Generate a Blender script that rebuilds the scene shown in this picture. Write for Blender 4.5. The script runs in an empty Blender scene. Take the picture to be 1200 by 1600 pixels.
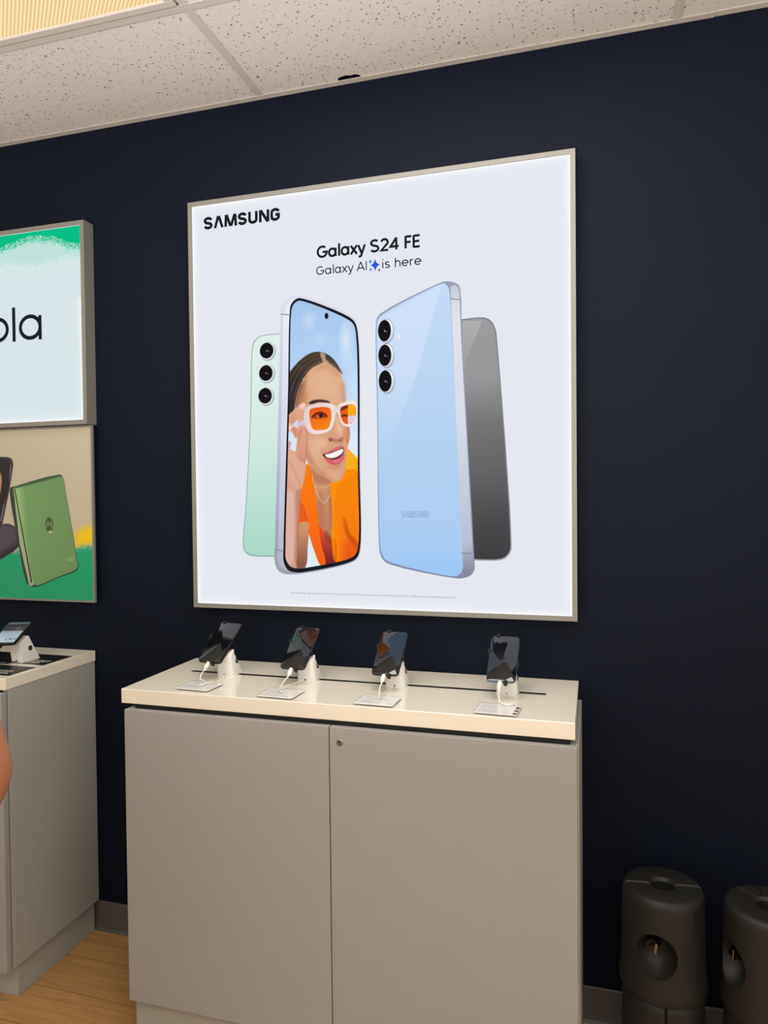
import bpy, bmesh, math, random
import numpy as np
from mathutils import Vector, Matrix

SC = bpy.context.scene
C = SC.collection
PI = math.pi

def srgb(r, g, b):
    return tuple(((v/255)/12.92 if v/255 <= .04045 else ((v/255+.055)/1.055)**2.4) for v in (r, g, b))

# ------------------------------------------------------------------ camera
cam_data = bpy.data.cameras.new('camera')
cam = bpy.data.objects.new('camera', cam_data)
C.objects.link(cam)
SC.camera = cam
cam_data.sensor_fit = 'VERTICAL'
cam_data.sensor_height = 36.0
cam_data.lens = 36.0*1119.3/1600.0
cam_data.clip_start = .02
PITCH, YAW, ROLL = -.0205, .2852, .0101
R_cam = Matrix.Rotation(YAW, 3, 'Z') @ Matrix.Rotation(PITCH, 3, 'X') @ Matrix.Rotation(ROLL, 3, 'Y')
R_cam = R_cam @ Matrix.Rotation(PI/2, 3, 'X')
cam.matrix_world = Matrix.Translation((.6433, -2.0995, 1.5032)) @ R_cam.to_4x4()

# ------------------------------------------------------------------ world, exposure, main light levels
world = bpy.data.worlds.new('world')
SC.world = world
world.use_nodes = True
bgn = world.node_tree.nodes['Background']
bgn.inputs[0].default_value = (1.0, .93, .82, 1)
bgn.inputs[1].default_value = .5
SC.view_settings.view_transform = 'Standard'
SC.view_settings.look = 'None'
SC.view_settings.exposure = 0
SC.view_settings.gamma = 1
SC.view_settings.use_curve_mapping = False
WARM = (1.0, .94, .83)
OVERHEAD_FILL_WATTS = 6.0
REAR_FILL_WATTS = 15.0
SIDE_FILL_WATTS = 22.0
UPWARD_FILL_WATTS = 124.0

def area_light(name, loc, rot, sx, sy, watts, col, spread=PI):
    d = bpy.data.lights.new(name, 'AREA')
    d.shape = 'RECTANGLE'; d.size = sx; d.size_y = sy
    d.energy = watts; d.color = col; d.spread = spread
    o = bpy.data.objects.new(name, d); C.objects.link(o)
    o.location = loc; o.rotation_euler = rot
    return o

CEIL = 2.768
# unseen fill light added far behind the camera, brightening the front faces
area_light('rear_fill', (.3, -5.35, 1.35), (PI/2, 0, 0), 4.6, 2.0, REAR_FILL_WATTS, (1.0, .95, .86))
# added fill light far to the right, for the right-facing sides
area_light('side_fill', (3.15, -3.2, 1.5), (PI/2, 0, PI/2), 2.4, 1.8, SIDE_FILL_WATTS, (1.0, .97, .92))
# upward fill light behind the camera, added to brighten the ceiling
area_light('upward_fill', (.2, -2.9, 1.55), (PI-math.radians(16), 0, 0), 3.0, 1.0, UPWARD_FILL_WATTS, (1.0, .995, .98))

# ------------------------------------------------------------------ materials
def mat(name, col=(.8, .8, .8), rough=.5, metal=0, spec=.5, coat=0, noise=None, bump=None, emit=None, trans=0, ior=1.45, alpha=1):
    m = bpy.data.materials.new(name); m.use_nodes = True
    nt = m.node_tree; b = nt.nodes['Principled BSDF']
    b.inputs['Base Color'].default_value = (*col, 1)
    b.inputs['Roughness'].default_value = rough
    b.inputs['Metallic'].default_value = metal
    b.inputs['Specular IOR Level'].default_value = spec
    b.inputs['Coat Weight'].default_value = coat
    b.inputs['Transmission Weight'].default_value = trans
    b.inputs['IOR'].default_value = ior
    if emit:
        b.inputs['Emission Color'].default_value = (*emit[0], 1); b.inputs['Emission Strength'].default_value = emit[1]
    tc = None
    def tcn():
        nonlocal tc
        if tc is None: tc = nt.nodes.new('ShaderNodeTexCoord')
        return tc.outputs['Object']
    if noise:   # (scale, amount)
        n = nt.nodes.new('ShaderNodeTexNoise'); n.inputs['Scale'].default_value = noise[0]; n.inputs['Detail'].default_value = 4
        nt.links.new(tcn(), n.inputs['Vector'])
        r = nt.nodes.new('ShaderNodeMapRange'); r.inputs['To Min'].default_value = 1-noise[1]; r.inputs['To Max'].default_value = 1+noise[1]
        nt.links.new(n.outputs['Fac'], r.inputs['Value'])
        mx = nt.nodes.new('ShaderNodeVectorMath'); mx.operation = 'SCALE'; mx.inputs[0].default_value = col
        nt.links.new(r.outputs[0], mx.inputs['Scale']); nt.links.new(mx.outputs[0], b.inputs['Base Color'])
    if bump:    # (scale, strength, distance)
        n = nt.nodes.new('ShaderNodeTexNoise'); n.inputs['Scale'].default_value = bump[0]; n.inputs['Detail'].default_value = 6
        nt.links.new(tcn(), n.inputs['Vector'])
        bp = nt.nodes.new('ShaderNodeBump'); bp.inputs['Strength'].default_value = bump[1]; bp.inputs['Distance'].default_value = bump[2]
        nt.links.new(n.outputs['Fac'], bp.inputs['Height']); nt.links.new(bp.outputs[0], b.inputs['Normal'])
    return m

def backlit(name, col, strength=1.0):
    """ink on a backlit sheet: gives off the sign's own light"""
    m = bpy.data.materials.new(name); m.use_nodes = True
    nt = m.node_tree; nt.nodes.clear()
    e = nt.nodes.new('ShaderNodeEmission'); o = nt.nodes.new('ShaderNodeOutputMaterial')
    e.inputs[0].default_value = (*col, 1); e.inputs[1].default_value = strength
    nt.links.new(e.outputs[0], o.inputs[0])
    m.cycles.emission_sampling = 'NONE'
    return m

def attr_mat(name, lit=True, rough=.35):
    """printed picture whose inks are stored per point"""
    m = bpy.data.materials.new(name); m.use_nodes = True
    nt = m.node_tree; nt.nodes.clear()
    a = nt.nodes.new('ShaderNodeAttribute'); a.attribute_name = 'ink'
    o = nt.nodes.new('ShaderNodeOutputMaterial')
    if lit:
        e = nt.nodes.new('ShaderNodeEmission'); nt.links.new(a.outputs['Color'], e.inputs[0])
        nt.links.new(e.outputs[0], o.inputs[0])
        m.cycles.emission_sampling = 'NONE'
    else:
        b = nt.nodes.new('ShaderNodeBsdfPrincipled'); b.inputs['Roughness'].default_value = rough
        nt.links.new(a.outputs['Color'], b.inputs['Base Color']); nt.links.new(b.outputs[0], o.inputs[0])
    return m

M = {}
M['navy'] = mat('navy_paint', srgb(15, 21, 35), .6, spec=.10, noise=(3, .10), bump=(260, .25, .001))
M['wall'] = mat('off_white_paint', srgb(222, 214, 200), .8)
M['frame'] = mat('satin_aluminium', srgb(136, 134, 130), .55, metal=.3)
M['frame_side'] = M['frame']
M['laminate'] = mat('taupe_laminate', srgb(157, 157, 156), .55, spec=.3, noise=(420, .13), bump=(500, .12, .0006))
M['laminate_side'] = mat('grey_laminate', srgb(166, 167, 161), .55, spec=.3, noise=(420, .10), bump=(500, .12, .0006))
M['gloss_white'] = mat('gloss_white_solid_surface', srgb(235, 230, 216), .06, spec=.8)
M['black'] = mat('matt_black', srgb(16, 16, 17), .6)
M['clip'] = mat('black_clip_plastic', srgb(14, 14, 16), .32)
M['white_plastic'] = mat('white_plastic', srgb(238, 236, 232), .38)
M['cable'] = mat('white_cable', srgb(240, 236, 228), .45)
M['black_cable'] = mat('black_cable', srgb(20, 20, 22), .45)
M['glass_black'] = mat('phone_glass', srgb(9, 10, 13), .03, spec=.75, coat=.5)
M['phone_dark'] = mat('phone_body_graphite', srgb(46, 50, 58), .32, metal=.5)
M['phone_blue'] = mat('phone_body_blue', srgb(92, 112, 132), .32, metal=.4)
M['phone_black'] = mat('phone_body_black', srgb(22, 23, 26), .3, metal=.4)
def clear_sheet(name, tint):
    m = bpy.data.materials.new(name); m.use_nodes = True
    nt = m.node_tree; nt.nodes.clear()
    t = nt.nodes.new('ShaderNodeBsdfTransparent'); t.inputs[0].default_value = (*tint, 1)
    g = nt.nodes.new('ShaderNodeBsdfGlossy'); g.inputs['Roughness'].default_value = .03
    lw = nt.nodes.new('ShaderNodeLayerWeight'); lw.inputs[0].default_value = .5
    pw = nt.nodes.new('ShaderNodeMath'); pw.operation = 'POWER'; pw.inputs[1].default_value = 5; nt.links.new(lw.outputs['Facing'], pw.inputs[0])
    f = nt.nodes.new('ShaderNodeMath'); f.operation = 'MULTIPLY_ADD'; f.inputs[1].default_value = .4; f.inputs[2].default_value = .02; nt.links.new(pw.outputs[0], f.inputs[0])
    x = nt.nodes.new('ShaderNodeMixShader'); o = nt.nodes.new('ShaderNodeOutputMaterial')
    nt.links.new(f.outputs[0], x.inputs[0]); nt.links.new(t.outputs[0], x.inputs[1]); nt.links.new(g.outputs[0], x.inputs[2]); nt.links.new(x.outputs[0], o.inputs[0])
    return m
M['acrylic'] = clear_sheet('clear_acrylic', (.985, .988, .988))
M['paper'] = mat('white_paper', srgb(243, 240, 238), .7)
M['grey_ink'] = mat('grey_ink', srgb(158, 155, 160), .7)
M['white_ink'] = mat('white_ink', srgb(225, 222, 215), .6)
M['dark_ink'] = mat('dark_ink', srgb(40, 40, 44), .6)
M['steel'] = mat('brushed_steel', srgb(150, 146, 138), .3, metal=1)
M['rubber'] = mat('black_rubber', srgb(32, 31, 29), .5, spec=.4, noise=(40, .15), bump=(300, .3, .001))
M['vinyl'] = mat('grey_vinyl_base', srgb(88, 84, 83), .5)
M['grid'] = mat('ceiling_grid_paint', srgb(205, 200, 194), .5)
M['dark_gap'] = mat('dark_plenum', srgb(26, 20, 18), .9)
M['mat_black'] = mat('black_graphic_mat', srgb(20, 22, 24), .35)

def tile_material():
    m = bpy.data.materials.new('fissured_ceiling_tile'); m.use_nodes = True
    nt = m.node_tree; b = nt.nodes['Principled BSDF']; b.inputs['Roughness'].default_value = .9
    tc = nt.nodes.new('ShaderNodeTexCoord')
    d = nt.nodes.new('ShaderNodeTexNoise'); d.inputs['Scale'].default_value = 60; d.inputs['Detail'].default_value = 2
    nt.links.new(tc.outputs['Object'], d.inputs['Vector'])
    mx = nt.nodes.new('ShaderNodeVectorMath'); mx.operation = 'MULTIPLY_ADD'
    mx.inputs[1].default_value = (.022, .022, 0)
    nt.links.new(d.outputs['Color'], mx.inputs[0]); nt.links.new(tc.outputs['Object'], mx.inputs[2])
    v = nt.nodes.new('ShaderNodeTexVoronoi'); v.inputs['Scale'].default_value = 100
    nt.links.new(mx.outputs[0], v.inputs['Vector'])
    # only some cells carry a fissure, of random size
    sp = nt.nodes.new('ShaderNodeSeparateColor'); nt.links.new(v.outputs['Color'], sp.inputs[0])
    th = nt.nodes.new('ShaderNodeMapRange'); th.inputs['From Min'].default_value = .12; th.inputs['From Max'].default_value = 1
    th.inputs['To Min'].default_value = .10; th.inputs['To Max'].default_value = .27
    nt.links.new(sp.outputs[0], th.inputs['Value'])
    lt = nt.nodes.new('ShaderNodeMath'); lt.operation = 'SUBTRACT'
    nt.links.new(th.outputs[0], lt.inputs[0]); nt.links.new(v.outputs['Distance'], lt.inputs[1])
    st = nt.nodes.new('ShaderNodeMapRange'); st.inputs['From Min'].default_value = -.03; st.inputs['From Max'].default_value = .06
    nt.links.new(lt.outputs[0], st.inputs['Value'])
    cm = nt.nodes.new('ShaderNodeMix'); cm.data_type = 'RGBA'
    cm.inputs[6].default_value = (*srgb(224, 221, 218), 1); cm.inputs[7].default_value = (*srgb(122, 110, 98), 1)
    nt.links.new(st.outputs[0], cm.inputs[0]); nt.links.new(cm.outputs[2], b.inputs['Base Color'])
    inv = nt.nodes.new('ShaderNodeMath'); inv.operation = 'SUBTRACT'; inv.inputs[0].default_value = 1
    nt.links.new(st.outputs[0], inv.inputs[1])
    bp = nt.nodes.new('ShaderNodeBump'); bp.inputs['Strength'].default_value = .5; bp.inputs['Distance'].default_value = .002
    nt.links.new(inv.outputs[0], bp.inputs['Height']); nt.links.new(bp.outputs[0], b.inputs['Normal'])
    return m
M['tile'] = tile_material()

def wood_material():
    m = bpy.data.materials.new('oak_plank_floor'); m.use_nodes = True
    nt = m.node_tree; b = nt.nodes['Principled BSDF']; b.inputs['Roughness'].default_value = .42
    tc = nt.nodes.new('ShaderNodeTexCoord')
    br = nt.nodes.new('ShaderNodeTexBrick'); br.inputs['Scale'].default_value = 1
    br.inputs['Brick Width'].default_value = 1.2; br.inputs['Row Height'].default_value = .15
    br.inputs['Mortar Size'].default_value = .0012; br.inputs['Color1'].default_value = (*srgb(196, 152, 98), 1)
    br.inputs['Color2'].default_value = (*srgb(182, 136, 84), 1); br.inputs['Mortar'].default_value = (*srgb(110, 78, 46), 1)
    nt.links.new(tc.outputs['Object'], br.inputs['Vector'])
    mp = nt.nodes.new('ShaderNodeMapping'); mp.inputs['Scale'].default_value = (3, 46, 1)
    nt.links.new(tc.outputs['Object'], mp.inputs['Vector'])
    n = nt.nodes.new('ShaderNodeTexNoise'); n.inputs['Scale'].default_value = 1.6; n.inputs['Detail'].default_value = 7; n.inputs['Distortion'].default_value = .6
    nt.links.new(mp.outputs[0], n.inputs['Vector'])
    r = nt.nodes.new('ShaderNodeMapRange'); r.inputs['From Min'].default_value = .3; r.inputs['From Max'].default_value = .7
    r.inputs['To Min'].default_value = .74; r.inputs['To Max'].default_value = 1.12
    nt.links.new(n.outputs['Fac'], r.inputs['Value'])
    s = nt.nodes.new('ShaderNodeVectorMath'); s.operation = 'SCALE'
    nt.links.new(br.outputs['Color'], s.inputs[0]); nt.links.new(r.outputs[0], s.inputs['Scale'])
    nt.links.new(s.outputs[0], b.inputs['Base Color'])
    return m
M['wood'] = wood_material()

# ------------------------------------------------------------------ mesh helpers
def box(bm, x0, x1, y0, y1, z0, z1, bevel=0, seg=2):
    v = [bm.verts.new(p) for p in ((x0, y0, z0), (x1, y0, z0), (x1, y1, z0), (x0, y1, z0), (x0, y0, z1), (x1, y0, z1), (x1, y1, z1), (x0, y1, z1))]
    f = [bm.faces.new([v[i] for i in q]) for q in ((3, 2, 1, 0), (4, 5, 6, 7), (0, 1, 5, 4), (1, 2, 6, 5), (2, 3, 7, 6), (3, 0, 4, 7))]
    if bevel:
        e = {ed for q in f for ed in q.edges}
        bmesh.ops.bevel(bm, geom=list(e), offset=bevel, segments=seg, affect='EDGES', profile=.5)
    return bm

def prism(bm, pts, axis, a, b):
    """closed 2D outline pushed along an axis: 'x' takes (y,z), 'y' takes (x,z), 'z' takes (x,y)"""
    def P(p, t): return {'x': (t, p[0], p[1]), 'y': (p[0], t, p[1]), 'z': (p[0], p[1], t)}[axis]
    A = [bm.verts.new(P(p, a)) for p in pts]; B = [bm.verts.new(P(p, b)) for p in pts]
    n = len(pts)
    bm.faces.new(A); bm.faces.new(B[::-1])
    for i in range(n): bm.faces.new((A[i], B[i], B[(i+1) % n], A[(i+1) % n]))
    return bm

def tube(bm, pts, r, n=10, closed=False):
    pts = [Vector(p) for p in pts]; rings = []
    rad = r if hasattr(r, '__len__') else [r]*len(pts)
    up = Vector((0, 0, 1)); last = None
    for i, p in enumerate(pts):
        t = (pts[min(i+1, len(pts)-1)]-pts[max(i-1, 0)]).normalized()
        if last is None:
            s = t.cross(up)
            if s.length < .05: s = t.cross(Vector((1, 0, 0)))
        else:
            s = last - t*last.dot(t)
        s.normalize(); last = s; w = s.cross(t)
        rings.append([bm.verts.new(p+(s*math.cos(2*PI*k/n)+w*math.sin(2*PI*k/n))*rad[i]) for k in range(n)])
    for a, b in zip(rings, rings[1:]):
        for k in range(n): bm.faces.new((a[k], a[(k+1) % n], b[(k+1) % n], b[k]))
    bm.faces.new(rings[0][::-1]); bm.faces.new(rings[-1])
    return bm

def catmull(pts, n=8, closed=False):
    """centripetal spline through the points: no overshoot at uneven spacing"""
    P = [Vector(p) for p in pts]; out = []; N = len(P)
    for i in (range(N) if closed else range(N-1)):
        p1, p2 = P[i], P[(i+1) % N]
        p0 = P[i-1] if (closed or i > 0) else p1*2-p2
        p3 = P[(i+2) % N] if (closed or i+2 < N) else p2*2-p1
        d = [max((q-p).length, 1e-7)**.5 for p, q in ((p0, p1), (p1, p2), (p2, p3))]
        m1 = (p2-p1)+((p1-p0)/d[0]-(p2-p0)/(d[0]+d[1]))*d[1]
        m2 = (p2-p1)+((p3-p2)/d[2]-(p3-p1)/(d[1]+d[2]))*d[1]
        for k in range(n):
            t = k/n; t2, t3 = t*t, t*t*t
            out.append(p1*(2*t3-3*t2+1)+m1*(t3-2*t2+t)+p2*(3*t2-2*t3)+m2*(t3-t2))
    if not closed: out.append(P[-1])
    return out

def lathe(bm, prof, n=48, sy=1.0):
    rings = [[bm.verts.new((r*math.cos(2*PI*k/n), sy*r*math.sin(2*PI*k/n), z)) for k in range(n)] for r, z in prof]
    for a, b in zip(rings, rings[1:]):
        for k in range(n): bm.faces.new((a[k], a[(k+1) % n], b[(k+1) % n], b[k]))
    bm.faces.new(rings[0][::-1]); bm.faces.new(rings[-1])
    return bm

def obj(name, bm, m, parent=None, smooth=False, loc=None):
    bmesh.ops.recalc_face_normals(bm, faces=bm.faces)
    me = bpy.data.meshes.new(name); bm.to_mesh(me); bm.free()
    me.materials.append(m)
    if smooth:
        for p in me.polygons: p.use_smooth = True
        try: me.set_sharp_from_angle(angle=math.radians(smooth if smooth > 1 else 40))
        except Exception: pass
    o = bpy.data.objects.new(name, me); C.objects.link(o)
    if parent: o.parent = parent
    if loc: o.location = loc
    return o

def tag(o, label=None, cat=None, group=None, kind=None):
    if label: o['label'] = label
    if cat: o['category'] = cat
    if group: o['group'] = group
    if kind: o['kind'] = kind
    return o

def thing(name, label, cat, loc=(0, 0, 0), rot=(0, 0, 0), group=None):
    o = bpy.data.objects.new(name, None); C.objects.link(o)
    o.location = loc; o.rotation_euler = rot; o.empty_display_size = .05
    return tag(o, label, cat, group)

def struct(name, bm, m, smooth=False):
    return tag(obj(name, bm, m, smooth=smooth), kind='structure')

def boolean_cut(o, cutters):
    """carve the cutters out of o and drop them again"""
    for c in cutters:
        md = o.modifiers.new('cut', 'BOOLEAN'); md.operation = 'DIFFERENCE'; md.object = c; md.solver = 'EXACT'
    dg = bpy.context.evaluated_depsgraph_get(); dg.update()
    me = bpy.data.meshes.new_from_object(o.evaluated_get(dg))
    o.modifiers.clear(); o.data = me
    for c in cutters: bpy.data.objects.remove(c, do_unlink=True)

def B(): return bmesh.new()

# ------------------------------------------------------------------ flat print helpers (x, z outlines on a sheet facing -y)
def sheet(name, pts, y, m, parent, holes=None):
    bm = B()
    bm.faces.new([bm.verts.new((p[0], y, p[1])) for p in pts])
    return obj(name, bm, m, parent)

def flat_faces(bm, polys, y):
    for q in polys: bm.faces.new([bm.verts.new((p[0], y, p[1])) for p in q])

def smooth2(pts, n=6, closed=True):
    return [(p.x, p.y) for p in catmull([(a, b, 0) for a, b in pts], n, closed)]

def ink_mesh(name, P, faces, rgb, m, parent):
    """mesh with one ink colour per point"""
    me = bpy.data.meshes.new(name)
    me.from_pydata([tuple(p) for p in P], [], faces)
    at = me.attributes.new('ink', 'FLOAT_COLOR', 'POINT')
    col = np.ones((len(P), 4), dtype=np.float32); col[:, :3] = rgb
    at.data.foreach_set('color', col.ravel())
    me.materials.append(m)
    o = bpy.data.objects.new(name, me); C.objects.link(o); o.parent = parent
    return o

def lin(c):
    c = np.asarray(c, dtype=float)/255
    return np.where(c <= .04045, c/12.92, ((c+.055)/1.055)**2.4)

def ramp(t, stops):
    """stops: [(pos, (r,g,b))...] in print values -> array"""
    t = np.asarray(t); xs = [s[0] for s in stops]
    return np.stack([np.interp(t, xs, [s[1][k] for s in stops]) for k in range(3)], -1)

def sdist(px, pz, poly):
    """signed distance (positive inside) from points to a closed outline"""
    poly = np.asarray(poly); n = len(poly)
    d = np.full(px.shape, 1e9); inside = np.zeros(px.shape, bool)
    for i in range(n):
        ax, az = poly[i]; bx, bz = poly[(i+1) % n]
        ex, ez = bx-ax, bz-az
        t = np.clip(((px-ax)*ex+(pz-az)*ez)/(ex*ex+ez*ez+1e-12), 0, 1)
        d = np.minimum(d, (px-ax-t*ex)**2+(pz-az-t*ez)**2)
        if abs(ez) > 1e-12:
            c = ((az > pz) != (bz > pz)) & (px < ex*(pz-az)/ez+ax)
            inside ^= c
    d = np.sqrt(d)
    return np.where(inside, d, -d)

class Painter:
    """an airbrush on a grid of points: outlines with soft or hard edges"""
    def __init__(s, X, Z, base): s.X, s.Z = X, Z; s.c = np.empty(X.shape+(3,)); s.c[:] = base
    def fill(s, poly, col, soft=.001, op=1.0, col2=None, a=None, b=None, smooth=5):
        if smooth: poly = smooth2(poly, smooth)
        q = np.asarray(poly); pad = soft*1.5+.002
        m = (s.X > q[:, 0].min()-pad) & (s.X < q[:, 0].max()+pad) & (s.Z > q[:, 1].min()-pad) & (s.Z < q[:, 1].max()+pad)
        if not m.any(): return
        x, z = s.X[m], s.Z[m]
        al = np.clip(sdist(x, z, q)/soft+.5, 0, 1)*op
        cc = np.array(col, float)[None]
        if col2 is not None:
            t = np.clip(((x-a[0])*(b[0]-a[0])+(z-a[1])*(b[1]-a[1]))/((b[0]-a[0])**2+(b[1]-a[1])**2), 0, 1)[:, None]
            cc = cc*(1-t)+np.array(col2, float)[None]*t
        s.c[m] = s.c[m]*(1-al[:, None])+cc*al[:, None]
    def line(s, pts, w, col, soft=.001, op=1.0, smooth=5):
        if smooth: pts = smooth2(pts, smooth, False)
        L, Rr = [], []
        n = len(pts)
        for i, p in enumerate(pts):
            a, b = pts[max(i-1, 0)], pts[min(i+1, n-1)]
            dx, dz = b[0]-a[0], b[1]-a[1]; l = math.hypot(dx, dz)+1e-9
            h = w/2
            L.append((p[0]-dz/l*h, p[1]+dx/l*h)); Rr.append((p[0]+dz/l*h, p[1]-dx/l*h))
        s.fill(L+Rr[::-1], col, soft, op, smooth=0)
    def blob(s, cx, cz, rx, rz, col, op=1.0, power=1.0):
        d = np.sqrt(((s.X-cx)/rx)**2+((s.Z-cz)/rz)**2)
        al = np.clip(1-d, 0, 1)**power*op
        s.c[:] = s.c*(1-al[..., None])+np.array(col, float)*al[..., None]

# ------------------------------------------------------------------ lettering: constant-width strokes
def arc(cx, cy, rx, ry, a0, a1, n=18):
    return [(cx+rx*math.cos(math.radians(a0+(a1-a0)*k/n)), cy+ry*math.sin(math.radians(a0+(a1-a0)*k/n))) for k in range(n+1)]

XH = .72
GLYPH = {   # advance, strokes; cap height 1
 'G': (1.00, [arc(.48, .5, .40, .43, 48, 345, 30)+[(.88, .47), (.50, .47)]]),
 'a': (.80, [arc(.35, .36, .28, .31, 0, 360, 26), [(.64, 0), (.64, XH)]]),
 'l': (.30, [[(.15, 0), (.15, 1.05)]]),
 'x': (.64, [[(.05, 0), (.58, XH)], [(.58, 0), (.05, XH)]]),
 'y': (.66, [[(.05, XH), (.34, .02)], [(.62, XH), (.30, -.18), (.22, -.24), (.08, -.24)]]),
 'S': (.88, [arc(.42, .735, .29, .215, 30, 270, 16)[:-1]+arc(.42, .265, .31, .225, 90, -155, 16)]),
 '2': (.78, [arc(.37, .70, .27, .25, 165, -40, 14)+[(.10, .05), (.68, .05)]]),
 '4': (.84, [[(.57, 0), (.57, 1.0)], [(.57, .97), (.09, .27), (.77, .27)]]),
 'F': (.66, [[(.14, 0), (.14, 1)], [(.14, .95), (.62, .95)], [(.14, .50), (.56, .50)]]),
 'E': (.70, [[(.14, 0), (.14, 1)], [(.14, .95), (.64, .95)], [(.14, .50), (.60, .50)], [(.14, .05), (.64, .05)]]),
 'A': (.86, [[(.04, 0), (.43, 1)], [(.43, 1), (.82, 0)], [(.18, .30), (.68, .30)]]),
 'I': (.34, [[(.17, 0), (.17, 1)]]),
 'i': (.30, [[(.15, 0), (.15, XH)], [(.15, .90), (.15, 1.02)]]),
 's': (.58, [arc(.28, .53, .19, .145, 35, 270, 12)[:-1]+arc(.28, .20, .22, .155, 90, -150, 12)]),
 'h': (.68, [[(.12, 0), (.12, 1.05)], [(.12, .40)]+arc(.34, .42, .22, .26, 180, 0, 12)+[(.56, 0)]]),
 'e': (.74, [[(.09, .36), (.64, .36)]+arc(.36, .36, .28, .31, 0, 315, 22)]),
 'r': (.46, [[(.12, 0), (.12, XH)], [(.12, .40)]+arc(.36, .42, .24, .25, 180, 85, 9)]),
 'o': (.78, [arc(.38, .36, .30, .32, 0, 360, 26)]),
 't': (.48, [[(.20, .98), (.20, 0)], [(.02, .70), (.42, .70)]]),
 'm': (1.06, [[(.12, 0), (.12, XH)], [(.12, .40)]+arc(.32, .44, .20, .24, 180, 0, 10)+[(.52, 0)], [(.52, .40)]+arc(.72, .44, .20, .24, 180, 0, 10)+[(.92, 0)]]),
 'z': (.60, [[(.06, XH-.05), (.54, XH-.05), (.06, .05), (.54, .05)]]),
 ' ': (.36, []),
}
# bold condensed wordmark capitals
WORD = {
 'S': (.74, [arc(.36, .70, .235, .21, 10, 180, 12)+[(.135, .66), (.20, .55), (.52, .44), (.59, .33)]+arc(.36, .30, .235, .21, 0, -170, 12)]),
 'V': (.78, [[(.12, 0), (.36, 1)], [(.40, 1), (.66, 0)]]),
 'M': (.96, [[(.11, 0), (.15, 1)], [(.19, 1), (.46, .02)], [(.50, .02), (.77, 1)], [(.81, 1), (.85, 0)]]),
 'U': (.76, [[(.13, 1), (.13, .30)]+arc(.37, .30, .24, .21, 180, 360, 14)+[(.61, 1)]]),
 'N': (.80, [[(.13, 0), (.13, 1)], [(.15, 1), (.65, 0)], [(.67, 0), (.67, 1)]]),
 'G': (.76, [arc(.37, .70, .24, .21, 10, 180, 14)+[(.13, .30)]+arc(.37, .30, .24, .21, 180, 360, 14)+[(.61, .48), (.38, .48)]]),
}
def ribbon(path, w, closed=False):
    quads = []
    path = [p for i, p in enumerate(path) if i == 0 or math.hypot(p[0]-path[i-1][0], p[1]-path[i-1][1]) > 1e-6]
    n = len(path); offs = []
    if n > 2 and math.hypot(path[0][0]-path[-1][0], path[0][1]-path[-1][1]) < 1e-6: closed = True; path = path[:-1]; n -= 1
    for i, p in enumerate(path):
        if closed: a, b = path[i-1], path[(i+1) % n]
        else: a, b = path[max(i-1, 0)], path[min(i+1, n-1)]
        d1 = (p[0]-a[0], p[1]-a[1]); d2 = (b[0]-p[0], b[1]-p[1])
        l1 = math.hypot(*d1); l2 = math.hypot(*d2)
        if l1 < 1e-9: d1, l1 = d2, l2
        if l2 < 1e-9: d2, l2 = d1, l1
        n1 = (-d1[1]/l1, d1[0]/l1); n2 = (-d2[1]/l2, d2[0]/l2)
        mx, mz = n1[0]+n2[0], n1[1]+n2[1]; k = math.hypot(mx, mz)
        if k < .4: mx, mz, s = n1[0], n1[1], 1
        else:
            mx, mz = mx/k, mz/k; s = min(1/max(mx*n1[0]+mz*n1[1], .3), 2.2)
        offs.append((mx*s*w/2, mz*s*w/2))
    rng = range(n) if closed else range(n-1)
    for i in rng:
        j = (i+1) % n; p, q, o, u = path[i], path[j], offs[i], offs[j]
        quads.append([(p[0]-o[0], p[1]-o[1]), (q[0]-u[0], q[1]-u[1]), (q[0]+u[0], q[1]+u[1]), (p[0]+o[0], p[1]+o[1])])
    return quads

def lettering(text, x0, z0, width, cap, stroke, y, m, parent, font=GLYPH, name='lettering', shear=None, caps=.92):
    """one line of strokes, scaled to the given width and cap height"""
    total = sum(font[ch][0] for ch in text)
    sx = width/total; bm = B(); cur = 0
    for ch in text:
        adv, strokes = font[ch]
        for st in strokes:
            path = [(x0+(cur+p[0])*sx, z0+p[1]*cap) for p in st]
            q = ribbon(path, stroke)
            if shear: q = [[shear(*p) for p in f] for f in q]
            flat_faces(bm, q, y)
        cur += adv
    return obj(name, bm, m, parent)

# ================================================================== the setting
X0, X1, Y1 = -3.4, 3.2, -5.6
bm = B(); box(bm, X0-.1, X1+.1, 0, .1, 0, 2.95); struct('wall_back', bm, M['navy'])
bm = B(); box(bm, X0-.1, X0, Y1, 0, 0, 2.95); struct('wall_left', bm, M['wall'])
bm = B(); box(bm, X1, X1+.1, Y1, 0, 0, 2.95); struct('wall_right', bm, M['wall'])
bm = B(); box(bm, X0-.1, X1+.1, Y1-.1, Y1, 0, 2.95); struct('wall_front', bm, M['wall'])
bm = B(); box(bm, X0-.1, X1+.1, Y1-.1, .1, -.1, 0); struct('floor', bm, M['wood'])
bm = B(); box(bm, X0-.1, X1+.1, Y1-.1, .1, 2.95, 3.0); struct('ceiling_slab', bm, M['dark_gap'])
# vinyl cove base along the navy wall
bm = B(); prism(bm, [(0, 0), (-.013, 0), (-.006, .008), (-.0045, .02), (-.0045, .099), (-.003, .1016), (0, .1016)], 'x', X0, X1); struct('baseboard_back', bm, M['vinyl'])

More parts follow.
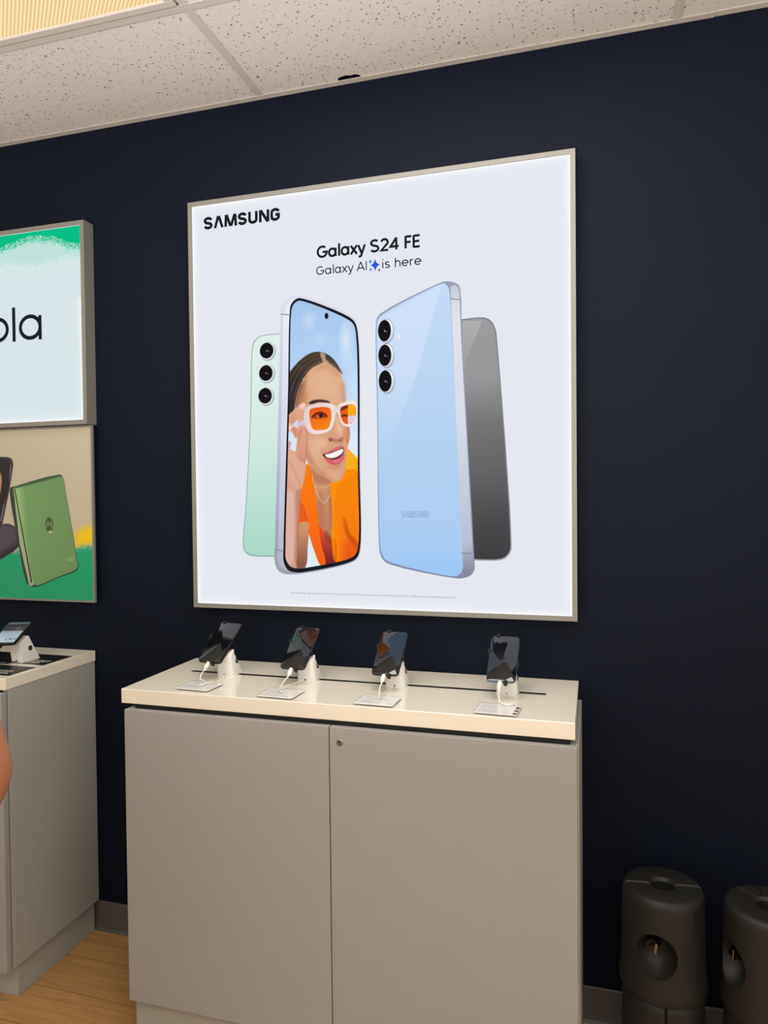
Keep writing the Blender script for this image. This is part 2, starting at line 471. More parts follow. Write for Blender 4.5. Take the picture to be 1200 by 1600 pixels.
# suspended ceiling: lay-in tiles, painted tees, wall angle
TX = [-.3583+1.2192*k for k in range(-3, 4)]
TY = [0, -.445]+[-.445-.6096*k for k in range(1, 9)]
LAMPS = {(-1, 1)}          # (column, row) of the troffer seen top left
FILL_CELLS = ((0, 1), (-1, 4), (1, 4), (0, 6), (2, 6), (-2, 6))    # cells with an added fill light under the tiles, all out of view
tile_bm = B()
for i, xa in enumerate(TX[:-1]):
    for j in range(len(TY)-1):
        xb = TX[i+1]; ya, yb = TY[j+1], TY[j]
        if (i-3, j) in LAMPS or yb < Y1 : continue
        xa_, xb_ = max(xa, X0), min(xb, X1); ya_ = max(ya, Y1)
        if xb_-xa_ < .02 or yb-ya_ < .02: continue
        z = CEIL+.003
        if (i-3, j) == (0, 0):      # the tile with a bite broken out of its wall edge
            out = [(xa_, ya_), (xb_, ya_), (xb_, yb), (-.018, yb), (-.028, -.030), (-.040, -.037), (-.052, -.034), (-.066, -.039), (-.080, -.036), (-.094, -.032), (-.104, yb), (xa_, yb)]
            prism(tile_bm, out, 'z', z, z+.004)
        else:
            box(tile_bm, xa_, xb_, ya_, yb, z, z+.016)
struct('ceiling', tile_bm, M['tile'])
k = 1
def trim(bm):
    global k
    struct('trim_%d' % k, bm, M['grid']); k += 1
for x in TX[1:-1]:
    bm = B(); box(bm, x-.012, x+.012, Y1, -.0005, CEIL, CEIL+.0025, .0006, 1); box(bm, x-.001, x+.001, Y1, -.0005, CEIL+.002, CEIL+.035); trim(bm)
for y in TY[1:]:
    bm = B(); box(bm, X0, X1, y-.012, y+.012, CEIL-.0004, CEIL+.0024, .0006, 1); box(bm, X0, X1, y-.001, y+.001, CEIL+.002, CEIL+.035); trim(bm)
bm = B()   # wall angle, in two lengths meeting right of the second tee
for a, b, dz in ((X0, .955, 0), (.957, X1, .0012)):
    box(bm, a, b, -.022, -.0006, CEIL-.0005+dz, CEIL+.0012+dz); box(bm, a, b, -.0022, -.0004, CEIL+dz, CEIL+.0035)
trim(bm)

# lensed troffers
def lens_material(strength):
    m = bpy.data.materials.new('prismatic_lens'); m.use_nodes = True
    nt = m.node_tree; nt.nodes.clear()
    tc = nt.nodes.new('ShaderNodeTexCoord'); mp = nt.nodes.new('ShaderNodeMapping'); mp.inputs['Rotation'].default_value = (0, 0, math.radians(-45))
    w = nt.nodes.new('ShaderNodeTexWave'); w.inputs['Scale'].default_value = 35; w.bands_direction = 'X'
    nt.links.new(tc.outputs['Object'], mp.inputs[0]); nt.links.new(mp.outputs[0], w.inputs[0])
    cr = nt.nodes.new('ShaderNodeMix'); cr.data_type = 'RGBA'
    cr.inputs[6].default_value = (*srgb(234, 192, 132), 1); cr.inputs[7].default_value = (*srgb(255, 234, 186), 1)
    nt.links.new(w.outputs['Fac'], cr.inputs[0])
    e = nt.nodes.new('ShaderNodeEmission'); e.inputs[1].default_value = strength
    o = nt.nodes.new('ShaderNodeOutputMaterial')
    nt.links.new(cr.outputs[2], e.inputs[0]); nt.links.new(e.outputs[0], o.inputs[0])
    return m
LENS = lens_material(1.0)
def troffer(col, row, label):
    xa, xb = TX[col+3]+.017, TX[col+4]-.017; yb, ya = TY[row]-.017, TY[row+1]+.017
    t = thing('ceiling_light', label, 'ceiling light', ((xa+xb)/2, (ya+yb)/2, CEIL), group=None)
    hx, hy = (xb-xa)/2, (yb-ya)/2
    fb = B()
    for q in ((-hx, hx, hy-.022, hy), (-hx, hx, -hy, -hy+.022), (-hx, -hx+.022, -hy+.022, hy-.022), (hx-.022, hx, -hy+.022, hy-.022)):
        box(fb, *q, -.004, .012, .0012, 1)
    obj('frame', fb, M['grid'], t)
    lb = B(); box(lb, -hx+.021, hx-.021, -hy+.021, hy-.021, .003, .006); obj('lens', lb, LENS, t)
    hb = B(); box(hb, -hx, hx, -hy, hy, .06, .10); obj('housing', hb, M['dark_gap'], t)  # near-black colour stands in for shade in the gap round the frame
    for sx in (-.06, ):
        cb = B(); box(cb, sx*hx-.006, sx*hx+.006, hy-.002, hy+.004, -.005, .0, .0008, 1); obj('latch', cb, M['dark_gap'], t)
    return t
troffer(-1, 1, 'warm glowing lensed ceiling light at the top left corner')
for c, r in FILL_CELLS:
    xa, xb = TX[c+3], TX[c+4]; yb, ya = TY[r], TY[r+1]
    area_light('overhead_fill', ((xa+xb)/2, (ya+yb)/2, CEIL-.008), (0, 0, 0), 1.15, .54, OVERHEAD_FILL_WATTS*(2.3 if r == 1 else 1), WARM)  # added area light without a fixture, lifts the worktop and room

# ================================================================== large lightbox
LB_Y = -.0405
lbx = thing('lightbox', 'large backlit white sign showing four phones, above the middle counter', 'lightbox', (0, 0, 0))
bx0, bx1, bz0, bz1 = -.6076, .5977, 1.1522, 2.4562
FW = .0135
def frame_bars(bm, x0, x1, z0, z1, w, y0, y1, bev=.0012):
    """four mitred bars"""
    for q in (((x0, z1), (x1, z1), (x1-w, z1-w), (x0+w, z1-w)), ((x0, z0), (x0+w, z0+w), (x1-w, z0+w), (x1, z0)),
              ((x0, z0), (x0, z1), (x0+w, z1-w), (x0+w, z0+w)), ((x1, z0), (x1-w, z0+w), (x1-w, z1-w), (x1, z1))):
        prism(bm, list(q), 'y', y0, y1)
bm = B(); frame_bars(bm, bx0, bx1, bz0, bz1, FW, -.044, -.001); obj('frame', bm, M['frame'], lbx)
bm = B(); box(bm, bx0+.004, bx1-.004, -.038, -.0015, bz0+.004, bz1-.004); obj('back_tray', bm, M['white_plastic'], lbx)

def light_panel_material(x0, x1, z0, z1, mid, edge, reach):
    """edge-lit sheet: brighter along the rim where the light strips sit"""
    m = bpy.data.materials.new('backlit_white_sheet'); m.use_nodes = True
    nt = m.node_tree; nt.nodes.clear()
    tc = nt.nodes.new('ShaderNodeTexCoord'); sp = nt.nodes.new('ShaderNodeSeparateXYZ'); nt.links.new(tc.outputs['Object'], sp.inputs[0])
    def mth(op, a, b=None):
        n = nt.nodes.new('ShaderNodeMath'); n.operation = op
        for i, v in enumerate((a, b)):
            if v is None: continue
            if isinstance(v, (int, float)): n.inputs[i].default_value = v
            else: nt.links.new(v, n.inputs[i])
        return n.outputs[0]
    d = mth('MINIMUM', mth('MINIMUM', mth('SUBTRACT', sp.outputs[0], x0), mth('SUBTRACT', x1, sp.outputs[0])),
            mth('MINIMUM', mth('SUBTRACT', sp.outputs[2], z0), mth('SUBTRACT', z1, sp.outputs[2])))
    g = mth('POWER', 2.718, mth('MULTIPLY', d, -1/reach))
    mx = nt.nodes.new('ShaderNodeMix'); mx.data_type = 'RGBA'
    mx.inputs[6].default_value = (*mid, 1); mx.inputs[7].default_value = (*edge, 1)
    nt.links.new(g, mx.inputs[0])
    e = nt.nodes.new('ShaderNodeEmission'); nt.links.new(mx.outputs[2], e.inputs[0])
    o = nt.nodes.new('ShaderNodeOutputMaterial'); nt.links.new(e.outputs[0], o.inputs[0])
    return m
PM = light_panel_material(bx0+FW, bx1-FW, bz0+FW, bz1-FW, srgb(229, 232, 241), (1.0, 1.0, 1.0), .008)
bm = B(); box(bm, bx0+FW-.001, bx1-FW+.001, LB_Y, LB_Y+.002, bz0+FW-.001, bz1-FW+.001); panel = obj('light_panel', bm, PM, lbx)

INK = backlit('black_ink_backlit', srgb(30, 32, 38))
lettering('SVMSUNG', -.5535, 2.3655, .2700, .0375, .0092, LB_Y-.0006, INK, lbx, WORD)
lettering('Galaxy S24 FE', -.1655, 2.2350, .3250, .0360, .0070, LB_Y-.0006, INK, lbx)
lettering('Galaxy AI', -.1690, 2.1835, .1660, .0265, .0034, LB_Y-.0006, INK, lbx)
lettering('is here', .0390, 2.1835, .1240, .0265, .0034, LB_Y-.0006, INK, lbx)
# the four-point sparkle between the words
def star(cx, cz, r, y, m, parent):
    pts = []
    for q in range(4):
        a = q*PI/2
        for s in range(8):
            t = s/8; p0 = (math.cos(a), math.sin(a)); p1 = (math.cos(a+PI/2), math.sin(a+PI/2))
            b = (1-t)**2; c = 2*t*(1-t)*.12; d = t*t
            pts.append((cx+r*(b*p0[0]+c*(p0[0]+p1[0])+d*p1[0]), cz+r*1.25*(b*p0[1]+c*(p0[1]+p1[1])+d*p1[1])))
    return sheet('sparkle', pts, y, m, parent)
def attr_poly(name, pts, y, stops, axis, m, parent, n=1):
    """outline tinted by a print gradient along an axis ((x,z),(x,z)), sliced so that the gradient holds"""
    (ax, az), (bx, bz) = axis; L2 = (bx-ax)**2+(bz-az)**2
    bm = B(); bm.faces.new([bm.verts.new((p[0], y, p[1])) for p in pts])
    for s in np.linspace(0, 1, 17)[1:-1]:
        bmesh.ops.bisect_plane(bm, geom=list(bm.verts)+list(bm.edges)+list(bm.faces), plane_co=(ax+(bx-ax)*s, y, az+(bz-az)*s), plane_no=(bx-ax, 0, bz-az))
    bm.verts.ensure_lookup_table()
    P = np.array([tuple(v.co) for v in bm.verts]); F = [[v.index for v in f.verts] for f in (bm.verts.index_update() or bm.faces)]
    bm.free()
    t = np.clip(((P[:, 0]-ax)*(bx-ax)+(P[:, 2]-az)*(bz-az))/L2, 0, 1)
    return ink_mesh(name, P, F, lin(ramp(t, stops)), m, parent)
LIT = attr_mat('backlit_inks')
star(.0200, 2.1960, .0165, LB_Y-.0007, backlit('blue_ink', srgb(38, 92, 214)), lbx)
star(.0050, 2.2075, .0072, LB_Y-.0007, backlit('teal_ink', srgb(70, 160, 205)), lbx)
star(.0055, 2.1840, .0062, LB_Y-.0007, backlit('sky_ink', srgb(64, 130, 220)), lbx)
star(.0325, 2.1795, .0050, LB_Y-.0007, backlit('slate_ink', srgb(70, 84, 120)), lbx)
# the legal line
fc = bpy.data.curves.new('small_print', 'FONT'); fc.size = .0068
fc.body = 'Samsung account login is required for certain AI features. Galaxy AI features by Samsung will be provided for free until the end of 2025 on supported Samsung Galaxy devices.'
fo = bpy.data.objects.new('small_print', fc); C.objects.link(fo)
dg = bpy.context.evaluated_depsgraph_get(); fme = bpy.data.meshes.new_from_object(fo.evaluated_get(dg))
bpy.data.objects.remove(fo, do_unlink=True)
fx = [v.co.x for v in fme.vertices]; fsx = .522/(max(fx)-min(fx))
for v in fme.vertices: v.co = (-.265+v.co.x*fsx, LB_Y-.0006, 1.2065+v.co.y*1.0)
fme.materials.clear(); fme.materials.append(backlit('grey_ink_backlit', srgb(120, 124, 134)))
fo = bpy.data.objects.new('small_print', fme); C.objects.link(fo); fo.parent = lbx

# ---- printed phones
yA = LB_Y-.0006
def ell(cx, cz, rx, rz, n=28, rot=0):
    return [(cx+rx*math.cos(2*PI*k/n)*math.cos(rot)-rz*math.sin(2*PI*k/n)*math.sin(rot), cz+rx*math.cos(2*PI*k/n)*math.sin(rot)+rz*math.sin(2*PI*k/n)*math.cos(rot)) for k in range(n)]
def printed_lens(c, r, off, rr, y, parent):
    """silver ring, dark glass and two specks of the printed camera"""
    attr_poly('lens_ring', ell(c[0]+off[0], c[1]+off[1], rr[0]*1.05, rr[1]*1.05), y, [(0, (150, 152, 160)), (.5, (176, 180, 190)), (1, (130, 134, 144))], ((c[0]-rr[0], c[1]+rr[1]), (c[0]+rr[0], c[1]-rr[1])), LIT, parent)
    attr_poly('lens_ring', ell(c[0]+off[0]*.9, c[1]+off[1]*.9, rr[0]*.98, rr[1]*.98), y-.0002, [(0, (250, 250, 252)), (.6, (232, 234, 240)), (1, (196, 200, 210))], ((c[0]-rr[0], c[1]+rr[1]), (c[0]+rr[0], c[1]-rr[1])), LIT, parent)
    sheet('camera_lens', ell(c[0], c[1], *r), y-.0004, INKB, parent)
    sheet('lens_glint', ell(c[0]+r[0]*.05, c[1]-r[1]*.02, r[0]*.10, r[1]*.10, 12), y-.0006, GLINT, parent)
    sheet('lens_glint', ell(c[0]+r[0]*.34, c[1]-r[1]*.12, r[0]*.08, r[1]*.10, 12), y-.0006, GLINT2, parent)
INKB = backlit('lens_black', srgb(22, 20, 24)); GLINT = backlit('glint', srgb(150, 145, 148)); GLINT2 = backlit('glint_dim', srgb(96, 90, 94))

# mint phone seen from behind
gp = attr_poly('printed_phone', smooth2([(-0.2518, 2.0149), (-0.2880, 2.0158), (-0.3298, 2.0159), (-0.3628, 2.0111), (-0.3816, 1.9963), (-0.3886, 1.9697), (-0.3961, 1.7843), (-0.4176, 1.4813), (-0.4288, 1.3713), (-0.4259, 1.3408), (-0.4119, 1.3257), (-0.3852, 1.3205), (-0.3136, 1.3203), (-0.2744, 1.3202)], 4), yA,
    [(0, (150, 160, 165)), (1, (140, 165, 160))], ((-0.3429, 2.0157), (-0.3665, 1.3232)), LIT, lbx)
gp['label'] = 'mint green phone back'
attr_poly('phone_back', smooth2([(-0.2518, 2.0126), (-0.2880, 2.0135), (-0.3298, 2.0135), (-0.3615, 2.0087), (-0.3789, 1.9943), (-0.3860, 1.9683), (-0.3935, 1.7842), (-0.4149, 1.4812), (-0.4261, 1.3714), (-0.4231, 1.3426), (-0.4099, 1.3287), (-0.3838, 1.3236), (-0.3136, 1.3233), (-0.2743, 1.3232)], 4), yA-.0003,
    [(0, (224, 240, 234)), (.3, (218, 238, 230)), (.55, (206, 232, 222)), (.8, (184, 224, 210)), (1, (168, 216, 200))], ((-0.3627, 2.0171), (-0.3399, 1.3236)), LIT, gp)
for c in [(-0.3371, 1.9656), (-0.3407, 1.8958), (-0.3444, 1.8252)]: printed_lens(c, (.0232, .0245), (.0035, -.0030), (.0265, .0275), yA-.0006, gp)

# graphite phone behind the blue one
dp = attr_poly('printed_phone', smooth2([(0.2371, 2.0131), (0.2765, 2.0144), (0.3432, 2.0146), (0.3650, 2.0020), (0.3768, 1.9766), (0.3810, 1.9409), (0.4179, 1.3716), (0.4151, 1.3442), (0.3986, 1.3247), (0.3767, 1.3189), (0.3047, 1.3184), (0.2597, 1.3182)], 4), yA,
    [(0, (120, 120, 124)), (1, (150, 150, 154))], ((0.3321, 2.0155), (0.3547, 1.3213)), LIT, lbx)
dp['label'] = 'graphite phone back'
attr_poly('phone_back', smooth2([(0.2371, 2.0103), (0.2765, 2.0117), (0.3420, 2.0120), (0.3628, 1.9994), (0.3741, 1.9751), (0.3782, 1.9400), (0.4142, 1.3727), (0.4113, 1.3463), (0.3965, 1.3285), (0.3756, 1.3227), (0.3047, 1.3223), (0.2597, 1.3222)], 4), yA-.0003,
    [(0, (158, 158, 160)), (.25, (150, 150, 153)), (.42, (120, 120, 123)), (.65, (98, 98, 101)), (.85, (74, 74, 77)), (1, (62, 62, 65))], ((0.3266, 2.0132), (0.3602, 1.3214)), LIT, dp)
attr_poly('sheen', [(0.2810, 2.0097), (0.3387, 2.0051), (0.2822, 1.8760)], yA-.0005, [(0, (176, 176, 178)), (1, (158, 158, 160))], ((0.3099, 2.0074), (0.2822, 1.8760)), LIT, dp)

# silver-railed phone with the portrait
yB = LB_Y-.0016
sp_ = attr_poly('printed_phone', smooth2([(-0.2884, 2.0770), (-0.2842, 2.1033), (-0.2632, 2.1234), (-0.2342, 2.1285), (-0.2024, 2.1216), (-0.0660, 2.0577), (-0.0436, 2.0387), (-0.0342, 2.0046), (-0.0328, 1.5948), (-0.0356, 1.3450), (-0.0457, 1.3187), (-0.0717, 1.3037), (-0.1977, 1.2737), (-0.2557, 1.2665), (-0.2882, 1.2671), (-0.3102, 1.2805), (-0.3203, 1.3117), (-0.3185, 1.3480), (-0.3048, 1.6606), (-0.2927, 1.9585)], 5), yB,
    [(0, (222, 225, 238)), (.3, (205, 208, 226)), (.6, (184, 188, 208)), (.8, (166, 170, 190)), (1, (158, 160, 176))], ((-0.2631, 2.1282), (-0.3078, 1.2697)), LIT, lbx)
sp_['label'] = 'silver railed phone showing a portrait'
attr_poly('side_rail', [(-0.2781, 2.0762), (-0.2634, 2.1045), (-0.2439, 2.1194), (-0.2548, 2.0802), (-0.2646, 1.8379), (-0.2770, 1.6000), (-0.2883, 1.3483), (-0.2876, 1.3062), (-0.2750, 1.2763), (-0.2996, 1.2879), (-0.3098, 1.3131), (-0.3066, 1.3481), (-0.2930, 1.6602)], yB-.0002,
    [(0, (238, 240, 248)), (.5, (212, 216, 232)), (.85, (190, 194, 212)), (1, (176, 178, 196))], ((-0.2631, 2.1282), (-0.3078, 1.2697)), LIT, sp_)
for q in ([(-0.2872, 2.0733), (-0.2588, 2.0687), (-0.2587, 2.0722), (-0.2871, 2.0769)], [(-0.3199, 1.3407), (-0.2872, 1.3363), (-0.2871, 1.3405), (-0.3198, 1.3450)]): sheet('antenna_line', q, yB-.0004, backlit('rail_grey', srgb(140, 146, 158)), sp_)
bez = [(-0.2574, 2.0745), (-0.2519, 2.1024), (-0.2311, 2.1183), (-0.2044, 2.1136), (-0.0679, 2.0510), (-0.0461, 2.0320), (-0.0361, 1.9990), (-0.0352, 1.5948), (-0.0374, 1.3450), (-0.0494, 1.3192), (-0.0748, 1.3054), (-0.1976, 1.2778), (-0.2459, 1.2721), (-0.2737, 1.2794), (-0.2883, 1.3062), (-0.2883, 1.3483), (-0.2770, 1.6000), (-0.2659, 1.8380)]
scr = [(-0.2523, 2.0711), (-0.2462, 2.0972), (-0.2300, 2.1099), (-0.2071, 2.1062), (-0.0704, 2.0425), (-0.0492, 2.0236), (-0.0417, 1.9925), (-0.0407, 1.5949), (-0.0429, 1.3520), (-0.0536, 1.3285), (-0.0790, 1.3153), (-0.1975, 1.2903), (-0.2412, 1.2848), (-0.2657, 1.2909), (-0.2803, 1.3135), (-0.2811, 1.3484), (-0.2705, 1.5999), (-0.2597, 1.8614)]
# portrait painted on a fine grid under the bezel
GX0, GX1 = min(p[0] for p in scr)-.004, max(p[0] for p in scr)+.004
GZ0, GZ1 = min(p[1] for p in scr)-.004, max(p[1] for p in scr)+.004
nx, nz = int((GX1-GX0)/.0011), int((GZ1-GZ0)/.0011)
gx, gz = np.meshgrid(np.linspace(GX0, GX1, nx), np.linspace(GZ0, GZ1, nz))
P = Painter(gx, gz, (176, 206, 240))
t = np.clip((GZ1-gz)/(GZ1-GZ0), 0, 1)
P.c[:] = ramp(t, [(0, (166, 197, 236)), (.2, (176, 208, 243)), (.35, (190, 218, 246)), (.55, (222, 236, 250)), (1, (226, 236, 246))])
for cx, cz, rx, rz, op in [(*(-0.1939, 2.0459), .03, .04, .5), (*(-0.0731, 1.9728), .03, .09, .65), (*(-0.0760, 1.9846), .025, .05, .4), (*(-0.1568, 1.9904), .04, .03, .25), (*(-0.0531, 1.8502), .03, .12, .35)]:
    P.blob(cx, cz, rx, rz, (226, 238, 252), op)
# far orange shoulder, then the cardigan
P.fill([(-0.0800, 1.6540), (-0.0556, 1.6359), (-0.0315, 1.6034), (-0.0261, 1.5367), (-0.0286, 1.3160), (-0.1468, 1.2847), (-0.1577, 1.4206), (-0.1437, 1.5384), (-0.1059, 1.5612)], (255, 146, 12), .002, 1, (246, 120, 22), (-0.0680, 1.6246), (-0.1090, 1.3031), 4)
P.fill([(-0.0812, 1.6512), (-0.0556, 1.6348), (-0.0284, 1.6034), (-0.0269, 1.5773), (-0.0561, 1.5895), (-0.0770, 1.5899), (-0.0828, 1.6192)], (252, 184, 30), .004, 1, None, None, None, 4)
for k_ in range(7):
    P.line([(-0.0783, 1.6412), (-0.0557, 1.6272), (-0.0364, 1.6006)][0:3] if k_ == 0 else [(a-.0005*k_, b-.0066*k_) for a, b in [(-0.0783, 1.6412), (-0.0557, 1.6272), (-0.0364, 1.6006)]], .0014, (222, 140, 12), .0014, .7)
# dark seam below the collar
P.line([(-0.0795, 1.5888), (-0.0654, 1.5827), (-0.0389, 1.5926)], .0018, (196, 110, 12), .0016, .8)
# neck and chest
P.fill([(-0.2086, 1.6074), (-0.1971, 1.5628), (-0.1870, 1.5094), (-0.1804, 1.4264), (-0.1643, 1.4028), (-0.1269, 1.3764), (-0.1169, 1.4206), (-0.1253, 1.5029), (-0.1277, 1.5616), (-0.1181, 1.5790)], (206, 150, 112), .003, 1, (188, 124, 92), (-0.1559, 1.5680), (-0.1331, 1.3793), 4)
P.fill([(-0.1998, 1.5984), (-0.1908, 1.5597), (-0.1561, 1.5474), (-0.1247, 1.5498), (-0.1307, 1.5675), (-0.1621, 1.5740)], (176, 116, 84), .014, .7)
P.fill([(-0.1743, 1.5092), (-0.1735, 1.4265), (-0.1580, 1.4028), (-0.1507, 1.4795), (-0.1628, 1.5209)], (172, 112, 82), .010, .45)
P.fill([(-0.1278, 1.5499), (-0.1342, 1.4912), (-0.1265, 1.4029), (-0.1169, 1.4206), (-0.1215, 1.5028)], (158, 98, 70), .008, .6)
# red top
P.fill([(-0.1753, 1.4276), (-0.1592, 1.4076), (-0.1268, 1.3782), (-0.1156, 1.3795), (-0.1165, 1.3030), (-0.1530, 1.2953), (-0.1648, 1.3614)], (228, 82, 40), .0018, 1, (122, 38, 46), (-0.1453, 1.4088), (-0.1403, 1.3026), 3)
P.fill([(-0.1454, 1.4029), (-0.1268, 1.3782), (-0.1333, 1.3617), (-0.1518, 1.3910)], (120, 64, 50), .005, .45)
# left side of the cardigan (picture left)
P.fill([(-0.2111, 1.6105), (-0.2029, 1.6073), (-0.1876, 1.5626), (-0.1747, 1.4797), (-0.1646, 1.3732), (-0.1485, 1.2995), (-0.1644, 1.2951), (-0.1841, 1.3375), (-0.2056, 1.4027), (-0.2177, 1.4562), (-0.2320, 1.4860), (-0.2288, 1.5336), (-0.2206, 1.5691)], (252, 126, 14), .002, 1, (244, 98, 24), (-0.2062, 1.5985), (-0.1717, 1.3139), 3)
P.fill([(-0.2332, 1.4920), (-0.2230, 1.4860), (-0.2059, 1.4264), (-0.2354, 1.4252)], (236, 92, 30), .002, 1)
for a_, b_ in ((372, 1200), (382, 1225), (364, 1190)): P.line([(-0.2307, 1.4860), (-0.2225, 1.4264)], .001, (196, 66, 18), .0012, .0)
P.line([(-0.2218, 1.4830), (-0.2084, 1.4276)], .0014, (196, 66, 18), .0014, .7); P.line([(-0.2295, 1.4860), (-0.2238, 1.4264)], .0012, (206, 72, 20), .0012, .6)
# ribs of the knit on the picture-right shoulder
P.fill([(-0.1285, 1.5499), (-0.1057, 1.5729), (-0.0808, 1.5830), (-0.1061, 1.5378), (-0.1162, 1.4793), (-0.1214, 1.3147), (-0.1270, 1.3617), (-0.1268, 1.4794)], (255, 150, 10), .004, .8)
for s in range(11):
    f = s/10
    a = (1-f)*np.array((-0.1061, 1.5408))+f*np.array((-0.0415, 1.5805)); c = (1-f)*np.array((-0.0879, 1.4031))+f*np.array((-0.0352, 1.4904)); m_ = (a+c)/2+np.array((-.012*(1-f)-.004, -.01))
    P.line([tuple(a), tuple(m_), tuple(c)], .0013, (212, 108, 6), .0014, .75)
for s in range(6):
    f = s/5
    a = (1-f)*np.array((-0.0902, 1.4206))+f*np.array((-0.0576, 1.4615)); c = (1-f)*np.array((-0.0497, 1.3478))+f*np.array((-0.0386, 1.4032))
    P.line([tuple(a), tuple((a+c)/2+np.array((-.005, -.006))), tuple(c)], .0012, (208, 96, 8), .0014, .65)
P.fill([(-0.0874, 1.4440), (-0.0676, 1.3944), (-0.0415, 1.3625), (-0.0393, 1.3392), (-0.0649, 1.3652), (-0.0830, 1.4002)], (170, 62, 20), .010, .6)
P.fill([(-0.0833, 1.3738), (-0.0343, 1.3509), (-0.0347, 1.3159), (-0.0841, 1.3035)], (228, 72, 24), .03, .6)
P.fill([(-0.1162, 1.4793), (-0.1101, 1.4206), (-0.1089, 1.3148), (-0.1183, 1.3088), (-0.1201, 1.4206)], (255, 140, 0), .006, .7)
# forearm
P.fill([(-0.2722, 1.6596), (-0.2376, 1.6467), (-0.2111, 1.6134), (-0.2142, 1.5690), (-0.2250, 1.5335), (-0.2319, 1.4920), (-0.2361, 1.4205), (-0.2406, 1.3308), (-0.2457, 1.2829), (-0.2847, 1.2822), (-0.2808, 1.4204), (-0.2739, 1.5402)], (216, 164, 142), .002, 1, (206, 152, 136), (-0.2701, 1.6297), (-0.2552, 1.3007), 4)
P.fill([(-0.2780, 1.5283), (-0.2521, 1.5220), (-0.2503, 1.4204), (-0.2552, 1.3007), (-0.2844, 1.3002)], (226, 186, 174), .016, .75)
P.fill([(-0.2425, 1.5219), (-0.2288, 1.5336), (-0.2355, 1.4205), (-0.2423, 1.3009), (-0.2500, 1.3008), (-0.2439, 1.4205)], (184, 118, 90), .008, .6)
# upper arm behind it
P.fill([(-0.2354, 1.4264), (-0.2021, 1.4264), (-0.2024, 1.4027), (-0.2069, 1.3491), (-0.2154, 1.2882), (-0.2425, 1.2842), (-0.2382, 1.3608)], (206, 148, 108), .0018, 1, (140, 92, 76), (-0.2279, 1.4086), (-0.2133, 1.3014), 3)
P.line([(-0.2367, 1.4264), (-0.2403, 1.3488), (-0.2444, 1.2829)], .0022, (152, 92, 66), .003, .8)
# hair
P.fill([(-0.2633, 1.8854), (-0.2468, 1.9081), (-0.2145, 1.9356), (-0.1812, 1.9499), (-0.1510, 1.9479), (-0.1231, 1.9327), (-0.1005, 1.9051), (-0.0872, 1.8787), (-0.0945, 1.8826), (-0.1204, 1.9028), (-0.1452, 1.9125), (-0.1705, 1.9035), (-0.2153, 1.8708), (-0.2383, 1.8247), (-0.2486, 1.7778), (-0.2653, 1.7428)], (78, 62, 52), .003, 1, (54, 46, 44), (-0.1573, 1.9466), (-0.2547, 1.8077), 4)
P.fill([(-0.2668, 1.8618), (-0.2407, 1.8841), (-0.2214, 1.8948), (-0.2350, 1.8364), (-0.2486, 1.7778), (-0.2683, 1.7548)], (52, 46, 46), .012, .7)
# face
P.fill([(-0.2390, 1.7774), (-0.2351, 1.8246), (-0.2167, 1.8662), (-0.1895, 1.8988), (-0.1578, 1.9133), (-0.1389, 1.9179), (-0.1142, 1.9001), (-0.0945, 1.8815), (-0.0839, 1.8460), (-0.0782, 1.8051), (-0.0749, 1.7701), (-0.0691, 1.7351), (-0.0657, 1.7117), (-0.0661, 1.6827), (-0.0726, 1.6538), (-0.0779, 1.6190), (-0.0794, 1.5958), (-0.0871, 1.5726), (-0.0985, 1.5564), (-0.1153, 1.5520), (-0.1402, 1.5607), (-0.1683, 1.5800), (-0.1884, 1.5981), (-0.2059, 1.6163), (-0.2131, 1.6579), (-0.2242, 1.6879)], (222, 172, 134), .0022, 1, (214, 158, 124), (-0.1579, 1.9027), (-0.1059, 1.5612), 4)
P.fill([(-0.2351, 1.8246), (-0.2154, 1.8620), (-0.2031, 1.8348), (-0.2069, 1.7878), (-0.2359, 1.7654)], (196, 134, 92), .020, .75)
P.fill([(-0.1897, 1.8811), (-0.1391, 1.9016), (-0.1020, 1.8761), (-0.0933, 1.8291), (-0.1030, 1.8005), (-0.1780, 1.8100)], (230, 182, 150), .05, .7)
P.fill([(-0.2076, 1.6814), (-0.1796, 1.6864), (-0.1420, 1.6676), (-0.1552, 1.6209), (-0.1619, 1.5917), (-0.1870, 1.6040)], (226, 178, 146), .03, .8)
P.fill([(-0.2103, 1.6697), (-0.2059, 1.6222), (-0.1808, 1.5920), (-0.1433, 1.5648), (-0.1153, 1.5544), (-0.1433, 1.5678), (-0.1743, 1.6037), (-0.1929, 1.6396)], (190, 128, 92), .014, .55)
P.fill([(-0.0801, 1.8516), (-0.0758, 1.7992), (-0.0761, 1.7702), (-0.0875, 1.7998), (-0.0900, 1.8522)], (196, 150, 122), .010, .5)
P.fill([(-0.0766, 1.7295), (-0.0657, 1.7117), (-0.0661, 1.6827), (-0.0724, 1.6655), (-0.0797, 1.6773), (-0.0770, 1.6947)], (206, 128, 92), .005, .8)
P.fill([(-0.1429, 1.5971), (-0.1055, 1.5905), (-0.0868, 1.5959), (-0.0997, 1.5600), (-0.1184, 1.5556)], (230, 178, 148), .022, .55)
